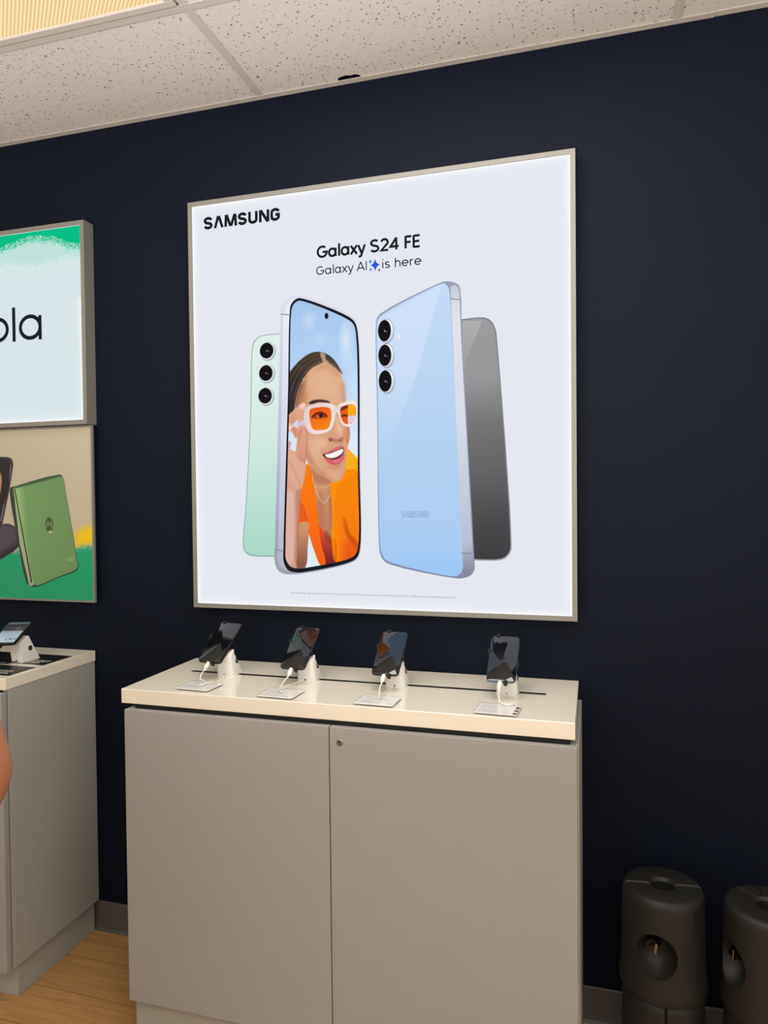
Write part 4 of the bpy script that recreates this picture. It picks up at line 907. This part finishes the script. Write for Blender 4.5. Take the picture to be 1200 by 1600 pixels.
# ================================================================== middle counter: cabinet and worktop
KX0, KX1, KYF, KZ, KTH = -.6257, .6000, -.3985, .9770, .0405
cab = thing('display_cabinet', 'taupe two-door base cabinet under the middle white worktop', 'cabinet', (0, -.2, 0))
cx0, cx1, cyf = -.6060, .6040, -.4125
def cb(name, args, m, par, bev=.0012):
    bm = B(); box(bm, args[0], args[1], args[2]+.2, args[3]+.2, args[4], args[5], bev); return obj(name, bm, m, par)
ZT = KZ-KTH
cb('side_panel', (cx0, cx0+.018, cyf+.020, -.005, .1087, ZT-.013), M['laminate_side'], cab)
cb('side_panel', (cx1-.018, cx1+.004, cyf+.020, -.005, .0, ZT-.013), M['laminate_side'], cab)
cb('carcass', (cx0+.0185, cx1-.0185, cyf+.022, -.006, .1087, ZT-.0008), M['black'], cab)
cb('toe_kick', (cx0+.003, cx1-.019, cyf+.026, -.02, .0, .1085), M['laminate_side'], cab)
GAPZ = ZT-.0125
d1 = cb('door', (cx0, -.0036, cyf, cyf+.019, .1087, GAPZ), M['laminate'], cab)
d2 = cb('door', (-.0010, cx1, cyf, cyf+.019, .1087, GAPZ), M['laminate'], cab)
bm = B(); lathe(bm, [(.0085, 0), (.0085, .0012), (.0075, .0022), (.0055, .0024), (.0052, .0014), (.0, .0014)][:5], 28)
lk = obj('lock', bm, M['steel'], d2, smooth=40); lk.location = (.0265, cyf+.2, .8865); lk.rotation_euler = (PI/2, 0, 0)
bm = B(); box(bm, .0255, .0275, cyf+.2-.0029, cyf+.2-.0005, .8855, .8925); obj('lock', bm, M['black'], d2)

wt = bm = B(); box(bm, KX0, KX1, KYF, -.003, KZ-KTH, KZ, .0022, 3)
wt = obj('worktop', bm, M['gloss_white'])
tag(wt, 'glossy white worktop with a long slot, carrying four phone stands', 'worktop')
bm = B()
sl = [( .513+.0085*math.cos(a), -.1680+.0085*math.sin(a)) for a in np.linspace(-PI/2, PI/2, 9)]+[(-.535+.0085*math.cos(a), -.1680+.0085*math.sin(a)) for a in np.linspace(PI/2, 3*PI/2, 9)]
prism(bm, sl, 'z', KZ-.03, KZ+.02); cutter = obj('cutter', bm, M['black'])
boolean_cut(wt, [cutter])
wt.data.materials.clear(); wt.data.materials.append(M['gloss_white']); wt.data.materials.append(M['black'])
for p in wt.data.polygons:
    c = p.center
    if c.z < KZ-.0005 and -.178 < c.y < -.158 and -.56 < c.x < .54 and c.z > KZ-KTH+.001: p.material_index = 1

# ------------------------------------------------------------------ phones, stands, cables, info holders
TILT = math.radians(55.4)
PW, PH, PT = .0757, .1600, .0080
def rrect(w, h, r, n=6):
    out = []
    for cx, cy, a in ((w/2-r, h-r, 0), (-w/2+r, h-r, 90), (-w/2+r, r, 180), (w/2-r, r, 270)):
        out += [(cx+r*math.cos(math.radians(a+90*k/n)), cy+r*math.sin(math.radians(a+90*k/n))) for k in range(n+1)]
    return out
def slab(bm, outline, y0, y1, bev):
    """rounded slab: outline in x,z, thickness along y, with softened rims"""
    def inset(o, d):
        cx = sum(p[0] for p in o)/len(o); cz = sum(p[1] for p in o)/len(o)
        w = max(p[0] for p in o)-min(p[0] for p in o); h = max(p[1] for p in o)-min(p[1] for p in o)
        return [(cx+(p[0]-cx)*(1-2*d/w), cz+(p[1]-cz)*(1-2*d/h)) for p in o]
    levels = [(inset(outline, bev), y0), (inset(outline, bev*.3), y0+bev*.3), (outline, y0+bev), (outline, y1-bev), (inset(outline, bev*.3), y1-bev*.3), (inset(outline, bev), y1)]
    rings = [[bm.verts.new((p[0], y, p[1])) for p in o] for o, y in levels]
    n = len(outline)
    for a, b in zip(rings, rings[1:]):
        for i in range(n): bm.faces.new((a[i], a[(i+1) % n], b[(i+1) % n], b[i]))
    bm.faces.new(rings[0]); bm.faces.new(rings[-1][::-1])

def make_phone(label, body, loc, yaw=0, roll=0, tilt=TILT, w=PW, h=PH, lit=False):
    # local frame: x right, z up along the glass, -y out of the glass; the root sits at the bottom edge
    t = thing('smartphone', label, 'phone', loc, group='display phones on the middle worktop' if not lit else None)
    t.rotation_mode = 'QUATERNION'
    t.rotation_quaternion = (Matrix.Rotation(yaw, 3, 'Z') @ Matrix.Rotation(-tilt, 3, 'X') @ Matrix.Rotation(roll, 3, 'Y')).to_quaternion()
    bm = B(); slab(bm, rrect(w, h, .0105), 0, PT, .0022); obj('body', bm, body, t, smooth=50)
    o = [(p[0], p[1]+.0012) for p in rrect(w-.0024, h-.0024, .0095)]
    bm = B(); slab(bm, o, -.0006, .0015, .0004); g = obj('screen', bm, M['glass_black'], t, smooth=50)
    bm = B(); lathe(bm, [(.0021, 0), (.0021, .00015)], 16); hq = obj('camera_hole', bm, M['black'], g, loc=(0, -.00062, h-.0085)); hq.rotation_euler = (PI/2, 0, 0)
    bm = B(); box(bm, w/2-.0004, w/2+.0005, .003, .0052, h*.60, h*.68, .0002, 1); obj('side_button', bm, body, t)
    bm = B(); box(bm, w/2-.0004, w/2+.0005, .003, .0052, h*.71, h*.84, .0002, 1); obj('volume_button', bm, body, t)
    return t

def rot_local(loc, yaw, tilt, p):
    return Vector(loc)+(Matrix.Rotation(yaw, 3, 'Z') @ Matrix.Rotation(-tilt, 3, 'X')) @ Vector(p)

def make_stand(label, bx, z0, ploc, yaw=0, tilt=TILT, w=.058, boxy=False, group='white phone stands on the middle worktop'):
    """white wedge pedestal with a clamp plate behind the phone"""
    t = thing('phone_stand', label, 'phone stand', (bx, 0, z0), group=group)
    # side outline (y, z): front foot, front top, peak, back foot
    L = lambda v, d: rot_local(ploc, yaw, tilt, (0, d, v))
    a, p = L(.042, PT+.009), L(.070, PT+.012)
    prof = [(-.204, 0), (a.y, a.z-z0), (p.y, p.z-z0), (p.y+.006, p.z-z0-.003), (-.134, 0)]
    if boxy: prof = [(-.226, 0), (-.237, .062), (-.203, .083), (-.197, .081), (-.149, 0)]
    # cross sections from foot to top: rounded rectangles that follow the front and back slopes
    rings = []; bm = B()
    zs = [0, .25, .5, .75, 1.0]
    def yfront(z):
        if z <= prof[1][1]: return prof[0][0]+(prof[1][0]-prof[0][0])*z/prof[1][1]
        return prof[1][0]+(prof[2][0]-prof[1][0])*(z-prof[1][1])/(prof[2][1]-prof[1][1])
    def yback(z):
        return prof[4][0]+(prof[3][0]-prof[4][0])*z/prof[2][1]
    for z in np.linspace(0, prof[2][1], 15):
        yf, yb = yfront(z), yback(z)
        ww = w*(1-.20*z/prof[2][1]) if not boxy else w
        r = min(.014 if not boxy else .0015, (yb-yf)*.45); o = []
        for cx, cy, a0 in ((ww/2-r, yb-r, 0), (-ww/2+r, yb-r, 90), (-ww/2+r, yf+r, 180), (ww/2-r, yf+r, 270)):
            o += [(cx+r*math.cos(math.radians(a0+90*k/5)), cy+r*math.sin(math.radians(a0+90*k/5))) for k in range(6)]
        rings.append([bm.verts.new((q[0], q[1], z)) for q in o])
    for A, Bq in zip(rings, rings[1:]):
        n = len(A)
        for i in range(n): bm.faces.new((A[i], A[(i+1) % n], Bq[(i+1) % n], Bq[i]))
    bm.faces.new(rings[0][::-1]); bm.faces.new(rings[-1])
    ped = obj('pedestal', bm, M['white_plastic'], t, smooth=35)
    # lock on the right flank, cable hole in the foot
    zl = .042; yl = (yfront(zl)+yback(zl))/2+.012; wl = (w*(1-.20*zl/prof[2][1]) if not boxy else w)/2
    bm = B(); lathe(bm, [(.0085, 0), (.0085, .0010), (.0072, .0018), (.0, .0018)][:3], 24, 1.0)
    k_ = obj('side_lock', bm, M['black'], t, smooth=40); k_.location = (wl-.0006, yl, zl); k_.rotation_euler = (0, PI/2-.12 if not boxy else PI/2, 0)
    bm = B(); lathe(bm, [(.0040, 0), (.0040, .0010), (.0036, .0016)], 16); k2 = obj('side_lock', bm, M['steel'], k_, smooth=40); k2.location = (0, 0, .0013)
    bm = B(); lathe(bm, [(.0026, 0), (.0026, .0012)], 14); h_ = obj('cable_port', bm, M['black'], t); h_.location = (0, prof[0][0]-.0006, .006); h_.rotation_euler = (PI/2, 0, 0)
    # clamp: plate with four arms reaching round the phone's edges
    q = (Matrix.Rotation(yaw, 3, 'Z') @ Matrix.Rotation(-tilt, 3, 'X')).to_quaternion()
    cl = bpy.data.objects.new('clamp', None)
    off = Vector(ploc)-Vector((bx, 0, z0))
    bm = B()
    prism(bm, [(-.018+px_, pz_+.062) for px_, pz_ in rrect(.036, .040, .006)] and [(px_, pz_+.056) for px_, pz_ in rrect(.044, .044, .008)], 'y', PT+.0008, PT+.010)
    clamp = obj('clamp_plate', bm, M['clip'], t); clamp.rotation_mode = 'QUATERNION'; clamp.rotation_quaternion = q; clamp.location = off
    def arm(pts, tip):
        bm = B(); tube(bm, pts, .0032, 8)
        c, s = tip; box(bm, c[0]-s[0], c[0]+s[0], c[1]-s[1], c[1]+s[1], c[2]-s[2], c[2]+s[2], .0014, 2)
        return obj('clamp_arm', bm, M['clip'], clamp)
    if boxy: return t
    yb_ = PT+.0045; m_ = (0, yb_, .078)
    hw = PW/2
    arm([m_, (-.019, yb_, PH-.004), (-.019, yb_, PH+.0025)], ((-.019, .0036, PH+.0015), (.0052, .0066, .0036)))
    arm([m_, (.012, yb_, .004), (.012, yb_, -.0025)], ((.012, .0034, -.0012), (.0052, .0072, .0042)))
    arm([m_, (-hw+.004, yb_, .103), (-hw-.0025, yb_, .103)], ((-hw-.0010, .0036, .103), (.0036, .0066, .0050)))
    arm([m_, (hw-.004, yb_, .064), (hw+.0025, yb_, .064)], ((hw+.0010, .0036, .064), (.0036, .0066, .0050)))
    return t

def make_cable(label, ploc, tilt, path, m, u=-.002, yaw=0):
    p0 = rot_local(ploc, yaw, tilt, (u, .004, .001)); d = (rot_local(ploc, yaw, tilt, (u, .004, -1))-p0).normalized()
    t = thing('charging_cable', label, 'cable', p0)
    bm = B(); tube(bm, [(0, 0, 0), d*.002, d*.004, d*.019, d*.0215], [.0052, .0060, .0060, .0060, .0044], 12)
    obj('plug', bm, m, t, smooth=40)
    bm = B(); tube(bm, [d*.0205, d*.030], [.0030, .0022], 10); obj('strain_relief', bm, m, t, smooth=40)
    pts = [d*.028]+[Vector(q)-p0 for q in path]
    bm = B(); tube(bm, catmull(pts, 10), .0017, 8); obj('wire', bm, m, t, smooth=60)
    return t

def make_holder(label, x, y, z, rot, lines, w=.106, d=.086, dark=False):
    t = thing('info_holder', label, 'card holder', (x, y, z), (0, 0, rot), group='acrylic card holders on the middle worktop')
    bm = B(); box(bm, -w/2, w/2, -d/2, d/2, .0004, .0034, .0005, 2); obj('acrylic_base', bm, M['acrylic'], t)
    bm = B(); box(bm, -w/2, w/2, -d/2, d/2, .0046, .0072, .0005, 2); obj('acrylic_cover', bm, M['acrylic'], t)
    bm = B(); box(bm, -w/2+.0015, w/2-.0015, -d/2+.0015, d/2-.002, .0036, .0044); pc = obj('paper_card', bm, M['paper'], t)
    rn = random.Random(lines)
    bm = B(); yy = d/2-.012
    while yy > -d/2+.010:
        n = rn.choice((1, 2)); xx = -w/2+.008
        L_ = rn.uniform(.35, .9)*(w-.018)
        box(bm, xx, xx+L_, yy-.0016, yy, .0044, .00447); yy -= rn.choice((.006, .009, .012))
    obj('printed_lines', bm, M['grey_ink'], pc)
    if dark:
        bm = B()
        for i in range(3): box(bm, w/2-.012, w/2-.003, -d/2+.010+i*.024, -d/2+.024+i*.024, .0044, .00448)
        obj('printed_lines', bm, M['dark_ink'], pc)
    return t

PH_X = [(-.431, -.259, 1.0310, .005, -.035), (-.171, -.258, 1.0275, .006, 0), (.100, -.259, 1.0265, .028, 0), (.412, -.263, 1.0285, .017, 0)]
BODY = [M['phone_black'], M['phone_dark'], M['phone_dark'], M['phone_blue']]
PL = ['leftmost of the four phones on the middle worktop, its screen all black', 'second phone from the left on the middle worktop', 'third phone from the left on the middle worktop', 'rightmost phone on the middle worktop, facing nearly straight out']
SL = ['leftmost white wedge stand on the middle worktop', 'second white wedge stand from the left on the middle worktop', 'third white wedge stand from the left on the middle worktop', 'rightmost white wedge stand on the middle worktop']
CLb = ['white cable looping from the leftmost phone over its card holder', 'white cable hanging from the second phone to its card holder', 'white cable hanging straight from the third phone', 'white cable curving from the rightmost phone to the worktop']
SX = [-.411, -.152, .113, .420]
W0 = KZ+.0020
PATHS = [
    [(-.442, -.282, 1.000), (-.440, -.290, .9885), (-.424, -.300, .9868), (-.404, -.322, .9862), (-.408, -.350, .9862), (-.404, -.318, .9864), (-.392, -.275, W0), (-.396, -.240, W0), (-.409, -.209, .9830)],
    [(-.178, -.297, .9985), (-.184, -.302, .9875), (-.176, -.330, .9862), (-.160, -.352, .9862), (-.170, -.325, .9862), (-.190, -.290, W0), (-.178, -.252, W0), (-.154, -.209, .9830)],
    [(.098, -.296, .9985), (.100, -.306, .9880), (.104, -.330, .9862), (.112, -.352, .9862), (.108, -.325, .9862), (.100, -.285, W0), (.104, -.245, W0), (.112, -.209, .9830)],
    [(.412, -.300, .9985), (.416, -.306, .9880), (.430, -.320, .9862), (.448, -.312, .9862), (.446, -.285, W0), (.430, -.245, W0), (.420, -.209, .9830)],
]
for i, (x, y, z, yw, rl) in enumerate(PH_X):
    make_phone(PL[i], BODY[i], (x, y, z), yw, -rl)
    make_stand(SL[i], SX[i], KZ, (x, y, z), yw)
    make_cable(CLb[i], (x, y, z), TILT, PATHS[i], M['cable'])
HL = ['leftmost clear card holder lying in front of the leftmost phone', 'clear card holder lying in front of the second phone', 'clear card holder lying in front of the third phone', 'rightmost clear card holder, with dark marks on its right end']
for i, (x, y, r) in enumerate(((-.4165, -.334, -.045), (-.1640, -.346, -.03), (.1080, -.347, -.03), (.4150, -.348, -.045))):
    make_holder(HL[i], x, y, KZ, r, 11+i, dark=(i == 3))

# ================================================================== left counter
LZ, LX, LYF = .9809, -1.0220, -.3890
cab2 = thing('display_cabinet', 'grey-sided base cabinet at the left edge of the picture', 'cabinet', (-1.6, -.2, 0))
def cb2(name, args, m, par, bev=.0012):
    bm = B(); box(bm, args[0]+1.6, args[1]+1.6, args[2]+.2, args[3]+.2, args[4], args[5], bev); return obj(name, bm, m, par)
LT = LZ-.036
cb2('side_panel', (LX-.020, LX-.002, LYF, -.005, .1060, LT), M['laminate_side'], cab2)
cb2('side_panel', (-2.222, -2.204, LYF, -.005, .1060, LT), M['laminate_side'], cab2)
cb2('carcass', (-2.204, LX-.020, LYF+.002, -.006, .1060, LT), M['black'], cab2)
dl = cb2('door', (-2.222, -1.612, LYF-.0235, LYF-.0050, .1060, LT-.008), M['laminate'], cab2)
dr = cb2('door', (-1.609, LX-.0035, LYF-.0235, LYF-.0050, .1060, LT-.008), M['laminate'], cab2)
cb2('toe_kick', (-2.20, LX-.016, LYF+.030, -.012, 0, .1058), M['laminate_side'], cab2)
bm = B(); box(bm, -2.24, LX, LYF-.012, -.003, LT, LZ, .002, 3)
wt2 = obj('worktop', bm, M['gloss_white'])
tag(wt2, 'white worktop of the left counter with black graphic mats', 'worktop')
for (ya, yb, xa) in ((-.232, -.100, -1.46), (-.372, -.262, -1.46)):
    bm = B(); box(bm, xa, LX-.0145, ya, yb, LZ-.0002, LZ+.0008); gm = obj('graphic_mat', bm, M['mat_black'], wt2)
    rn = random.Random(int(-ya*1000)); bm = B()
    for row in range(4):
        xx = -1.150
        while xx < LX-.045:
            L_ = rn.uniform(.008, .022); box(bm, xx, xx+L_, ya+.018+row*.011, ya+.0215+row*.011, LZ+.0008, LZ+.00095); xx += L_+.004
    obj('printed_lines', bm, M['white_ink'], gm)
P5, TILT5, YAW5 = (-1.126, -.305, 1.0600), math.radians(75), .40
ph5 = make_phone('phone with lit screen on the left counter', M['phone_black'], P5, YAW5, 0, TILT5, lit=True)
scr5 = [o for o in ph5.children if o.name.startswith('screen')][0]
gx, gz = np.meshgrid(np.linspace(-PW/2+.005, PW/2-.005, 40), np.linspace(.007, PH-.007, 90))
Q = Painter(gx, gz, (96, 98, 102))
tt = gz/PH; Q.c[:] = ramp(tt, [(0, (206, 224, 236)), (.28, (198, 214, 224)), (.5, (176, 190, 200)), (.56, (150, 158, 164)), (.6, (66, 66, 68)), (.72, (88, 86, 86)), (.84, (54, 54, 56)), (.9, (112, 116, 118)), (1, (118, 122, 124))])
Q.blob(.012, PH*.66, .02, .012, (150, 140, 134), .7)
for cx in (.006, .022): 
    Q.line([(cx+.007*math.cos(a), .030+.007*math.sin(a)) for a in np.linspace(0, 6.2, 16)], .0022, (52, 60, 68), .0008, .9)
for rr in range(4): Q.line([(-.02, .06-.006*rr), (.02, .06-.006*rr)], .0012, (150, 166, 178), .001, .6, smooth=0)
pts = np.stack([gx.ravel(), np.full(gx.size, -.0008), gz.ravel()], -1)
ink_mesh('lit_display', pts, [(r*40+c, r*40+c+1, (r+1)*40+c+1, (r+1)*40+c) for r in range(89) for c in range(39)], lin(np.clip(Q.c, 0, 255)).reshape(-1, 3)*.75, LIT, scr5)
make_stand('white angular stand on the left counter', -1.1445, LZ+.0008, P5, YAW5, TILT5, .042, True, None)
make_cable('black cable from the phone on the left counter', P5, TILT5, [(-1.130, -.350, 1.035), (-1.160, -.345, 1.005), (-1.200, -.300, LZ+.003), (-1.190, -.255, LZ+.003), (-1.160, -.246, LZ+.003), (-1.1445, -.230, LZ+.006)], M['black_cable'], yaw=YAW5)
t = thing('cable_box', 'small grey box lying on the front mat of the left counter', 'box', (-1.205, -.300, LZ+.0008))
bm = B(); box(bm, -.045, .045, -.022, .022, 0, .013, .004, 3); obj('case', bm, mat('grey_plastic', srgb(128, 128, 126), .4), t, smooth=40)
bm = B(); box(bm, -.030, .030, -.014, .014, .0128, .0138, .0006, 1); obj('lid', bm, mat('grey_plastic_dark', srgb(104, 104, 104), .4), t)

# ================================================================== canopy weights
def make_weight(label, x, y, z, rot, slit=38):
    """round rubber weight in two interlocking halves, a pole hole through it and a dished knob recess"""
    t = thing('canopy_weight', label, 'weight', (x, y, z), (0, 0, rot), group='black canopy weights by the wall')
    H = .2545; R = .1015
    prof = [(R*.95, 0), (R*1.035, .004), (R*1.05, .016), (R*1.045, .024), (R, .046), (R*.985, H*.6), (R*.975, H-.022), (R*.955, H-.010), (R*.90, H-.003), (R*.84, H)]
    bm = B(); lathe(bm, prof, 96); bd = obj('body', bm, M['rubber'], t, smooth=30)
    cut = []
    def loose(bm, loc=(0, 0, 0), rot_=(0, 0, 0)):
        o = obj('cutter', bm, M['black']); o.location = Vector((x, y, z))+Matrix.Rotation(rot, 3, 'Z') @ Vector(loc)
        o.rotation_euler = (Matrix.Rotation(rot, 3, 'Z') @ Matrix.Rotation(rot_[2], 3, 'Z') @ Matrix.Rotation(rot_[1], 3, 'Y') @ Matrix.Rotation(rot_[0], 3, 'X')).to_euler(); cut.append(o)
    b_ = B(); lathe(b_, [(.0275, -.01), (.0275, H-.008), (.035, H+.002), (.039, H+.012)], 40); loose(b_)
    # joint line across the top, stepping round the hole, with a lap tab on each half
    b_ = B(); prism(b_, [(0, H-.007), (.0075, H+.004), (-.0075, H+.004)], 'x', -.12, -.02); loose(b_)
    b_ = B(); prism(b_, [(0, H-.007), (.0075, H+.004), (-.0075, H+.004)], 'x', .02, .12); loose(b_)
    tab = lambda s: catmull([(s*.036, -s*.022, 0), (s*.046, -s*.036, 0), (s*.060, -s*.042, 0), (s*.078, -s*.041, 0)], 5)
    for s in (1, -1):
        b_ = B(); pth = [(p.x, p.y) for p in tab(s)]
        o1 = [(p[0], p[1]) for p in pth]; o2 = [(p[0]+s*.0003, p[1]-.0036) for p in pth][::-1]
        prism(b_, o1+o2, 'z', H-.010, H+.01); loose(b_)
    # upright slit in the rim, recess for the knob
    b_ = B(); sw = .0010 if slit > 0 else .0032; box(b_, -sw, sw, -.12, -.085, H*.62, H-.02 if slit > 0 else H+.01); loose(b_, rot_=(0, 0, math.radians(slit)))
    b_ = B(); box(b_, -.003, .003, -.13, -.085, -.01, .0); loose(b_, (0, 0, 0))
    b_ = B(); bmesh.ops.create_uvsphere(b_, u_segments=36, v_segments=24, radius=1, matrix=Matrix.Diagonal((.051, .062, .055, 1)))
    an = math.radians(-20)
    loose(b_, (R*1.06*math.sin(an), -R*1.06*math.cos(an), H*.47), (0, 0, an))
    bpy.context.view_layer.update()
    boolean_cut(bd, cut)
    bd.data.materials.clear(); bd.data.materials.append(M['rubber'])
    for p in bd.data.polygons: p.use_smooth = True
    try: bd.data.set_sharp_from_angle(angle=math.radians(32))
    except Exception: pass
    # the screw knob in the recess
    ax = Vector((math.sin(an), -math.cos(an), 0)); c0 = Vector((-.012, 0, H*.53))+ax*(R*1.06-.052)
    kb = B(); tube(kb, [c0, c0+ax*.010, c0+ax*.022], [.017, .017, .015], 20); tube(kb, [c0+ax*.020, c0+ax*.032], [.008, .007], 14)
    kn = obj('knob', kb, M['clip'], t, smooth=35)
    kb = B(); box(kb, -.0035, .0035, -.006, .006, -.013, .013, .002, 2); w_ = obj('wing', kb, M['steel'], kn); w_.location = c0+ax*.030+Vector((.010, 0, 0)); w_.rotation_euler = (0, math.radians(8), an)
    return t
HW = .2550
for nm, x, y, r0, r1 in (('left', .8080, -.1650, math.radians(6), math.radians(4)), ('right', 1.0450, -.1950, math.radians(-48), math.radians(-36))):
    make_weight('black rubber canopy weight nearest the cabinet, %s of its stack of two' % 'bottom' if nm == 'left' else 'black rubber canopy weight at the right edge, bottom of its stack of two', x, y, 0, r1, -5)
    make_weight('black rubber canopy weight nearest the cabinet, %s of its stack of two' % 'top' if nm == 'left' else 'black rubber canopy weight at the right edge, top of its stack of two', x, y, HW, r0)

# ================================================================== person at the left edge (only the bent elbow reaches the picture)
def skin_mesh(name, chains, m, parent, level=2):
    """chains: lists of (x, y, z, rx, ry); equal points are shared"""
    verts, rad, edges, idx = [], [], [], {}
    for ch in chains:
        last = None
        for x, y, z, rx, ry in ch:
            key = (round(x, 4), round(y, 4), round(z, 4))
            if key not in idx: idx[key] = len(verts); verts.append((x, y, z)); rad.append((rx, ry))
            i = idx[key]
            if last is not None and last != i: edges.append((last, i))
            last = i
    me = bpy.data.meshes.new(name); me.from_pydata(verts, edges, [])
    o = bpy.data.objects.new(name, me); C.objects.link(o)
    o.modifiers.new('skin', 'SKIN')
    layer = me.skin_vertices[0] if me.skin_vertices else None
    if layer is None:
        bm = bmesh.new(); bm.from_mesh(me); bm.verts.layers.skin.verify(); bm.to_mesh(me); bm.free(); layer = me.skin_vertices[0]
    for i, r in enumerate(rad): layer.data[i].radius = r; layer.data[i].use_root = (i == 0)
    sb = o.modifiers.new('sub', 'SUBSURF'); sb.levels = level; sb.render_levels = level
    dg = bpy.context.evaluated_depsgraph_get(); dg.update()
    nm = bpy.data.meshes.new_from_object(o.evaluated_get(dg)); o.modifiers.clear(); o.data = nm
    nm.materials.clear(); nm.materials.append(m)
    for p in nm.polygons: p.use_smooth = True
    o.parent = parent
    return o
SKIN = mat('skin', srgb(176, 120, 92), .5, noise=(30, .08)); SKIN.node_tree.nodes['Principled BSDF'].inputs['Subsurface Weight'].default_value = .12
SKIN.node_tree.nodes['Principled BSDF'].inputs['Subsurface Radius'].default_value = (.01, .004, .002)
pr = thing('person', 'person at left edge of the picture, bare elbow bent outward', 'person', (-.585, -1.255, 0), (0, 0, math.radians(44.5)))
ELB = (.2670, -.005, 1.012)
pel = (0, 0, .90, .125, .095)
ch = [[pel, (0, 0, 1.02, .105, .08), (0, 0, 1.16, .125, .09), (0, -.005, 1.28, .125, .085), (0, -.01, 1.36, .07, .06), (0, 0, 1.41, .05, .05), (0, .015, 1.47, .058, .068), (0, .02, 1.545, .070, .085), (0, .01, 1.61, .052, .065)],
      [(0, .015, 1.47, .058, .068), (0, .105, 1.515, .012, .014)]]
for s in (1, -1):
    hip = (s*.085, 0, .86, .085, .085)
    ch.append([pel, hip, (s*.095, .01, .66, .072, .074), (s*.10, .015, .48, .052, .055), (s*.10, -.01, .32, .050, .052), (s*.10, -.015, .09, .034, .038), (s*.105, .05, .035, .036, .03), (s*.115, .145, .022, .036, .02)])
    sh = (s*.150, -.01, 1.305, .055, .055)
    if s == 1:
        arm_ = [(0, -.005, 1.28, .125, .085), sh, (.205, -.008, 1.20, .046, .046), (.243, -.008, 1.09, .041, .042), (*ELB, .037, .036), (.226, .030, .925, .036, .036), (.185, .065, .872, .026, .026), (.158, .090, .850, .030, .020)]
        ch.append(arm_); hand = (.158, .090, .850)
        for k_, (dx, dy, dz, L_) in enumerate(((-.30, .95, -.10, .075), (-.15, .95, -.30, .082), (.0, .90, -.45, .078), (.10, .82, -.60, .062))):
            b0 = Vector(hand); dd = Vector((dx, dy, dz)).normalized(); b1 = b0+Vector((-.010, .018, -.006*k_+.006))+dd*.012
            ch.append([(*hand, .030, .020), (*b1, .010, .010), (*(b1+dd*L_*.5), .0088, .0088), (*(b1+dd*L_*.9+Vector((-.012, 0, -.004))), .0075, .0075)])
        ch.append([(.185, .065, .872, .026, .026), (.150, .060, .905, .011, .011), (.125, .075, .925, .009, .009)])
    else:
        arm_ = [(0, -.005, 1.28, .125, .085), sh, (-.195, .0, 1.17, .044, .044), (-.215, .01, 1.02, .038, .038), (-.215, .10, .97, .036, .036), (-.185, .22, .98, .025, .025), (-.180, .275, .985, .032, .018)]
        ch.append(arm_); hand = (-.180, .275, .985)
        for k_ in range(4):
            b1 = Vector(hand)+Vector((.024-.016*k_, .040, 0)); dd = Vector((.06-.05*k_, 1, -.25)).normalized(); L_ = (.070, .078, .072, .056)[k_]
            ch.append([(*hand, .032, .018), (*b1, .009, .009), (*(b1+dd*L_*.5), .0085, .0085), (*(b1+dd*L_*.9+Vector((0, -.004, -.018))), .0075, .0075)])
        ch.append([(-.185, .22, .98, .025, .025), (-.145, .258, .975, .011, .011), (-.128, .290, .968, .009, .009)])
skin_mesh('body', ch, SKIN, pr)
# face features and hair
bm = B()
for s in (1, -1): bmesh.ops.create_uvsphere(bm, u_segments=12, v_segments=8, radius=.012, matrix=Matrix.Translation((s*.030, .092, 1.548)))
obj('eyes', bm, M['white_plastic'], pr, smooth=60)
bm = B(); bmesh.ops.create_uvsphere(bm, u_segments=16, v_segments=8, radius=1, matrix=Matrix.Translation((0, .088, 1.478)) @ Matrix.Diagonal((.024, .010, .007, 1))); obj('mouth', bm, mat('lips', srgb(176, 92, 86), .4), pr, smooth=60)
skin_mesh('ears', [[(-.066, .01, 1.54, .009, .016), (-.063, .015, 1.515, .008, .012)]], SKIN, pr, 1)
skin_mesh('ears', [[(.066, .01, 1.54, .009, .016), (.063, .015, 1.515, .008, .012)]], SKIN, pr, 1)
skin_mesh('hair', [[(0, -.01, 1.615, .074, .078), (0, -.045, 1.56, .080, .060), (0, -.060, 1.48, .075, .045), (0, -.065, 1.38, .065, .030)]], mat('brown_hair', srgb(70, 50, 38), .55, noise=(120, .25)), pr)
shirt = [[(0, 0, .80, .158, .128), (0, 0, .90, .150, .118), (0, 0, 1.02, .126, .098), (0, 0, 1.16, .140, .104), (0, -.005, 1.28, .140, .100), (0, -.012, 1.355, .082, .068)],
         [(0, -.005, 1.28, .140, .100), (.150, -.01, 1.305, .064, .064), (.192, -.009, 1.215, .057, .057)],
         [(0, -.005, 1.28, .140, .100), (-.150, -.01, 1.305, .064, .064), (-.187, -.002, 1.19, .057, .057)]]
skin_mesh('t_shirt', shirt, mat('grey_cotton', srgb(110, 112, 118), .85, bump=(300, .2, .001)), pr)
tr = [[(0, 0, 1.00, .122, .098), (0, 0, .86, .136, .108)]]
for s in (1, -1): tr.append([(0, 0, .86, .136, .108), (s*.088, 0, .80, .096, .096), (s*.097, .01, .62, .082, .082), (s*.10, .01, .40, .066, .066), (s*.10, -.012, .11, .058, .060)])
skin_mesh('trousers', tr, mat('dark_denim', srgb(44, 50, 66), .8, bump=(400, .2, .001)), pr)
for s in (1, -1):
    bm = B(); bmesh.ops.create_uvsphere(bm, u_segments=20, v_segments=12, radius=1, matrix=Matrix.Translation((s*.110, .062, .040)) @ Matrix.Diagonal((.050, .135, .050, 1)))
    bmesh.ops.bisect_plane(bm, geom=list(bm.verts)+list(bm.edges)+list(bm.faces), plane_co=(0, 0, .001), plane_no=(0, 0, -1), clear_outer=True)
    bmesh.ops.holes_fill(bm, edges=bm.edges); obj('shoe', bm, M['black'], pr, smooth=40)
